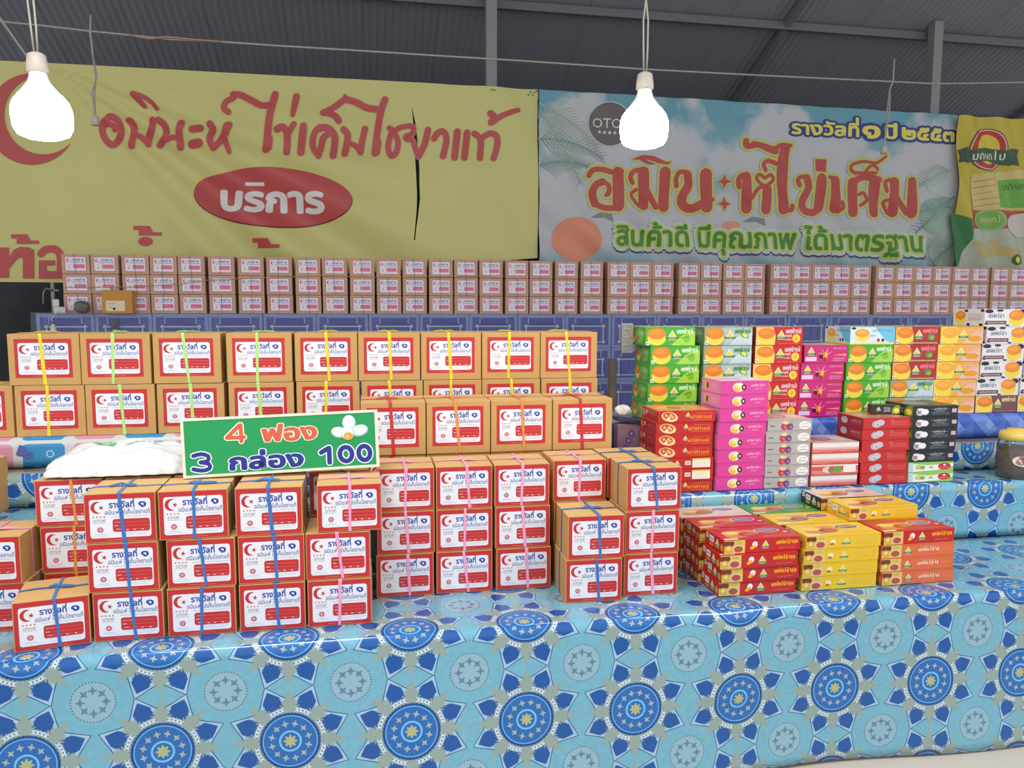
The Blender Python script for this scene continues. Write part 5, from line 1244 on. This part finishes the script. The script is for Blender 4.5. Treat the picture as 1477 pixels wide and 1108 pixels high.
# stacks on the first step
Y6 = 2.606; z6 = Z1+.0022
def htop(px, py, n_, Y=Y6): return (onY(px, py, Y)[1]-z6)/n_-.0009
hN = htop(990, 592, 7); wN = onY(1030, 640, Y6)[0]-onY(948, 640, Y6)[0]
box_type('nut', wN, .165, hN, (186, 36, 36), front_nut, side_nut, top_plain((222, 140, 90), (236, 190, 120), (200, 90, 60)))
box_type('nutback', wN, .165, hN, (186, 36, 36), lambda W, H: front_nut(W, H, True), side_nut, None)
hP = htop(1070, 549, 8); wP = onY(1104, 640, Y6)[0]-onY(1035.5, 640, Y6)[0]
box_type('pink', wP, .165, hP, (214, 70, 152), front_pink, side_pink, top_plain((240, 206, 222), (236, 180, 210)))
hS = htop(1140, 605, 6); wS_ = onY(1169, 650, Y6)[0]-onY(1104, 650, Y6)[0]
box_type('silver', wS_-.002, .16, hS, (172, 168, 168), front_silver, None, top_plain((214, 190, 180), (190, 120, 120), (226, 200, 190)))
hW = htop(1200, 638, 4); wW = onY(1238, 670, Y6)[0]-onY(1170, 670, Y6)[0]
box_type('whitered', wW-.002, .16, hW, (210, 90, 80), front_white, None, top_plain((196, 184, 170), (200, 80, 90), (150, 150, 150)))
box_type('whitered2', wW-.002, .16, hW, (210, 90, 80), lambda W, H: front_white(W, H, True), None, None)
hR = htop(1270, 602.5, 6); wR = onY(1310, 650, Y6)[0]-onY(1242, 650, Y6)[0]
box_type('redsilver', wR-.001, .165, hR, (190, 44, 46), front_red, side_red, top_plain((206, 130, 110), (190, 190, 150), (210, 100, 90)))
hG = (onY(1340, 666, Y6)[1]-z6)/2-.0009; wG = onY(1376, 650, Y6)[0]-onY(1310.5, 650, Y6)[0]
box_type('greenwhite', wG-.002, .165, hG, (170, 206, 120), front_greenwhite, None, None)
hBk = (onY(1340, 585, Y6)[1]-z6-2*(hG+.0009))/5-.0009
box_type('blackbox', wG-.002, .165, hBk, (40, 46, 50), front_black, side_black, top_plain((60, 62, 64), (150, 140, 130)))
g6 = 'sweets boxes on the first step'
col(['nut', 'nutback', 'nutback', 'nut', 'nut', 'nut', 'nut'], [948, 948, 948, 946, 946, 947, 949], 640, Y6, z6, {'nut': 'red nut sweets box with orange lettering, %s, leftmost stack on the step', 'nutback': 'red box showing white label panel, %s, leftmost step stack'}, g6, -.002)
col(['pink']*8, [1034, 1035, 1034.5, 1034, 1036, 1037, 1037, 1037.5], 630, Y6-.001, z6, 'hot pink sweets box, %s of the tall pink stack', g6, .001)
col(['silver']*6, [1101.5, 1101.5, 1102, 1102, 1101.5, 1104], 650, Y6+.004, z6, 'silver grey plum sweets box, %s of the silver stack', g6, .006)
col(['whitered', 'whitered2', 'whitered', 'whitered'], [1169, 1169, 1169, 1169.5], 670, Y6+.002, z6, {'whitered': 'white-to-red sweets box, %s, low stack between silver and red', 'whitered2': 'red box with green spot and white panel, %s, between silver and red stacks'}, g6, .004)
col(['redsilver']*6, [1241, 1240.5, 1238, 1241, 1241, 1241], 650, Y6, z6, 'red sweets box with silver sweets picture, %s of its six-high stack', g6, .006)
col(['greenwhite']*2+['blackbox']*5, [1309, 1309, 1308.5, 1310, 1311, 1311, 1311], 640, Y6, z6, {'greenwhite': 'green and white sweets box with red oval, %s, under black boxes', 'blackbox': 'black sweets box with white lettering, %s of the rightmost step stack'}, g6, .010)
# small dark box leaning beside the topmost black box
zz = z6+6*(hR+.0009)+.0005
W_, D_2, H_ = .11, .04, .036
box_type('darkend', W_, D_2, H_, (44, 50, 48), side_black, None, None)
x, _z = onY(1268, 590, Y6+.05); sbox('darkend', x-.004, Y6+.09, zz+.001, 'small black and lime box lying askew on the red silver-picture stack', g6, radians(-14))

# stacks on the table front
g0 = 'durian pastry boxes on the table front'
Y5 = 2.158; z5 = Z0+.0022; hD = .0437; wD = .262; dD = .128
box_type('durian', wD, dD, hD, (192, 38, 40), front_durian((194, 36, 38), (242, 160, 30), 'red'), side_durian((180, 34, 36)), top_durian((196, 44, 42)))
box_type('banana', wD, dD, hD, (232, 190, 50), front_durian((232, 190, 44), (226, 160, 110), 'yellow'), side_durian((226, 180, 44)), top_durian((234, 194, 56), (120, 80, 60)))
box_type('peach', wD+.004, dD, hD, (222, 112, 70), front_durian((222, 110, 66), (246, 214, 196), 'peach'), side_durian((206, 100, 60)), top_durian((222, 110, 66)))
box_type('greenlid', wD, dD, hD, (70, 150, 60), front_durian((70, 150, 60), (240, 240, 220), 'yellow'), side_durian((70, 140, 56)), top_durian((72, 152, 58), (120, 110, 60)))
box_type('palelid', wD, dD, hD, (222, 196, 186), front_durian((222, 180, 170), (200, 60, 60), 'yellow'), side_durian((170, 50, 46)), top_durian((222, 204, 192), (150, 110, 80)))
box_type('darklid', wD*.98, dD, hD, (40, 38, 44), front_durian((60, 44, 44), (240, 240, 220), 'yellow'), side_durian((36, 40, 46)), top_durian((214, 196, 184), (110, 66, 50)))
x5 = onZ(1036, 862, Z0)[0]
for k, (dx, rz) in enumerate(((0, .0), (.006, 0), (-.002, .0), (.014, .03))):
    sbox('durian', x5+dx, Y5-.004*k*(k < 3), z5+k*(hD+.0009), 'red durian pastry box, %s in the front left stack beside the cartons' % ('lowest', 'second', 'third', 'topmost')[k], g0, rz)
x5b = onZ(1153.5, 856, Z0)[0]+.012
for k, dx in enumerate((0, .002, .004, .010)):
    sbox('banana', x5b+dx, Y5-.002, z5+k*(hD+.0009), 'yellow banana pastry box, %s in the front middle stack' % ('lowest', 'second', 'third', 'topmost')[k], g0, .0)
x5c = x5b+wD+.014
for k, dx in enumerate((.006, .0, .002)):
    sbox('peach', x5c+dx, Y5-.004+.002*k, z5+k*(hD+.0009), 'peach-orange pastry box, %s under the red one at right' % ('lowest', 'second', 'third')[k], g0, .012 if k == 0 else 0)
sbox('durian', x5c+.006, Y5-.002, z5+3*(hD+.0009), 'red pastry box lying on the peach-orange stack', g0, .02)
yb5 = Y5+dD+.010
rowb = [('durian', x5-.008, 'behind the front red stack'), ('banana', x5b-.012, 'behind the front yellow stack'), ('banana', x5c-.022, 'behind the peach-orange stack')]
for key, x, wh in rowb:
    for k in range(4): sbox(key, x+.003*(k % 2), yb5, z5+k*(hD+.0009), '%s pastry box, %s one %s' % ('red' if key == 'durian' else 'yellow', ('lowest', 'second', 'third', 'topmost')[k], wh), g0)
yc5 = yb5+dD+.004
for key, x, wh in (('palelid', x5-.014, 'in the pale-lidded stack behind the red ones'), ('greenlid', x5b-.028, 'in the green-lidded stack behind the yellow ones'), ('peach', x5c-.045, 'with orange front at the back right')):
    if yc5+dD > Y1: break
    for k in range(4): sbox('durian' if (k < 3 and key == 'palelid') else ('banana' if k < 3 else key), x, yc5, z5+k*(hD+.0009), 'pastry box, %s one %s' % (('lowest', 'second', 'third', 'topmost')[k], wh), g0)
zt5 = z5+4*(hD+.0009)
sbox('banana', onY(1224, 755, yb5)[0], yb5-.006, zt5, 'yellow pastry box lying on the back row behind the orange stack', g0, .03)
sbox('darklid', onY(1188, 745, yc5)[0]-.01, yc5+.004, zt5, 'pastry box with black side and pale lid behind the raised yellow box', g0, .0)

# ------------------------------------------------------------------ jar at the right, odd goods behind the cartons
clearp = mat('jar_plastic', (236, 236, 232), .06, trans=.95, spec=.5); lidm = mat('jar_lid_yellow', (226, 196, 96), .35)
jx, jy = onZ(1462, 690, Z1); jar = tag(link('storage_jar', None, None, (jx+.02, jy+.02, Z1+.0022)), 'clear jar with yellow lid at the right edge of the first step', 'jar')
m = MB(); m.lathe([(.060, 0), (.066, .006), (.068, .05), (.067, .13), (.060, .15), (.056, .158)], clearp); link('jar_body', m.mesh('jar_body'), jar)
m = MB(); m.lathe([(.058, .003), (.062, .02), (.062, .08), (.050, .118)], mat('brown_snacks', (116, 88, 66), .6, noise=.5, nscale=60, bump=1, bscale=50)); link('contents', m.mesh('contents'), jar)
m = MB(); m.lathe([(.062, .152), (.063, .170), (.058, .184), (.036, .190), (.034, .196)], lidm); link('lid', m.mesh('lid'), jar)
a = Art(); a.ell(0, 0, .6, .022, pr((226, 222, 216), .4), 0, 20); a.ell(0, 0, .4, .015, pr((190, 110, 80), .4), 1, 16)
link('round_sticker', a.mesh('round_sticker', lambda x, y, l: ((.0685+l)*sin(x-.55+.25), -(.0685+l)*cos(x-.55+.25), .075+y)), jar)
# bundle of wrapped goods between the cartons and the green cake boxes
film = mat('wrap_purple', (146, 112, 128), .3, noise=.3, nscale=14, bump=.4, bscale=30)
X, Z = onY(906, 655, 2.80); X2 = onY(932, 655, 2.80)[0]
m = MB(); m.box(-.045, .05, 0, .05, 0, .115, film)
o = tag(link('wrapped_pack', m.mesh('wrapped_pack', .008), None, (X, 2.80, Z2+.002)), 'film-wrapped purple pack standing left of the cake boxes', 'pack')
a = Art(); 
for k in range(3): a.ell(.012-.012*k, .075-.028*k, .012, .013, pr((84, 76, 150), .4), 0, 14); a.ell(.012-.012*k, .075-.028*k, .005, .006, pr((176, 150, 190), .4), 1, 10)
link('print', a.mesh('print', lambda x, y, l: (x, -l, y)), o)
m = MB(); m.box(-.06, .075, -.01, .06, 0, .012, mat('tray_dark', (52, 58, 84), .4)); o = tag(link('tray', m.mesh('tray', .002), None, (X+.012, 2.80, Z2+.12)), 'dark blue flat tray lying on the purple wrapped pack', 'tray'); o.rotation_euler = (0, .12, 0)
tag(link('tissue', lump('tissue', 0, 0, 0, .03, .02, .04, wp, 8, .25), None, (X-.018, 2.82, Z2+.144)), 'crumpled white tissue on the dark blue tray', 'tissue')
X, Z = onY(903, 509, 3.0); m = MB(); m.box(-.018, .028, 0, .02, 0, .12, mat('clear_bag', (150, 150, 140), .25, noise=.4, nscale=60))
o = tag(link('packet', m.mesh('packet', .002), None, (X, 3.0, Z)), 'narrow pale patterned packet left of the top green cake box', 'packet')
a = Art()
for k in range(7): a.scribble(-.015, .025, .006+.016*k, .010, pr((70, 66, 60), .4), 0, n=4, seed=k, wd=.0016)
link('print', a.mesh('print', lambda x, y, l: (x, -l, y)), o)

# ------------------------------------------------------------------ clear film hung over crates and far cartons
def film_mat():
    m = bpy.data.materials.new('clear_film'); m.use_nodes = True; nt = m.node_tree; nt.nodes.clear()
    out = nt.nodes.new('ShaderNodeOutputMaterial'); tr = nt.nodes.new('ShaderNodeBsdfTransparent'); gl = nt.nodes.new('ShaderNodeBsdfGlossy'); df = nt.nodes.new('ShaderNodeBsdfDiffuse')
    gl.inputs['Roughness'].default_value = .25; df.inputs[0].default_value = (.75, .77, .85, 1)
    m1 = nt.nodes.new('ShaderNodeMixShader'); m1.inputs[0].default_value = .07; m2 = nt.nodes.new('ShaderNodeMixShader'); m2.inputs[0].default_value = .08
    nt.links.new(tr.outputs[0], m1.inputs[1]); nt.links.new(gl.outputs[0], m1.inputs[2]); nt.links.new(m1.outputs[0], m2.inputs[1]); nt.links.new(df.outputs[0], m2.inputs[2]); nt.links.new(m2.outputs[0], out.inputs[0])
    tc = nt.nodes.new('ShaderNodeTexCoord'); mp = nt.nodes.new('ShaderNodeMapping'); mp.inputs['Scale'].default_value = (1.2, 1, 5); mp.inputs['Rotation'].default_value = (0, .3, 0)
    n = nt.nodes.new('ShaderNodeTexNoise'); n.inputs['Scale'].default_value = 5; n.inputs['Detail'].default_value = 6; bp = nt.nodes.new('ShaderNodeBump'); bp.inputs['Distance'].default_value = .12; bp.inputs['Strength'].default_value = 1
    nt.links.new(tc.outputs['Object'], mp.inputs[0]); nt.links.new(mp.outputs[0], n.inputs[0]); nt.links.new(n.outputs[0], bp.inputs['Height']); nt.links.new(bp.outputs[0], gl.inputs['Normal'])
    return m
m = MB(); nx, nz = 120, 12; v = []; xa_, xb_ = x_start-CW/2-.01, x_start+NC*CW
for i in range(nx+1):
    for j in range(nz+1):
        x = xa_+(xb_-xa_)*i/nx; z = ZC-1.0+1.01*j/nz; v.append((x, YC-.075+.012*sin(x*5+z*9)+.008*sin(x*13-z*6), z))
m.add(v, [(i*(nz+1)+j, (i+1)*(nz+1)+j, (i+1)*(nz+1)+j+1, i*(nz+1)+j+1) for i in range(nx) for j in range(nz)], film_mat(), True)
tag(link('plastic_film', m.mesh('plastic_film')), 'crinkled clear plastic film hung over the front of the blue crates', 'plastic sheet')
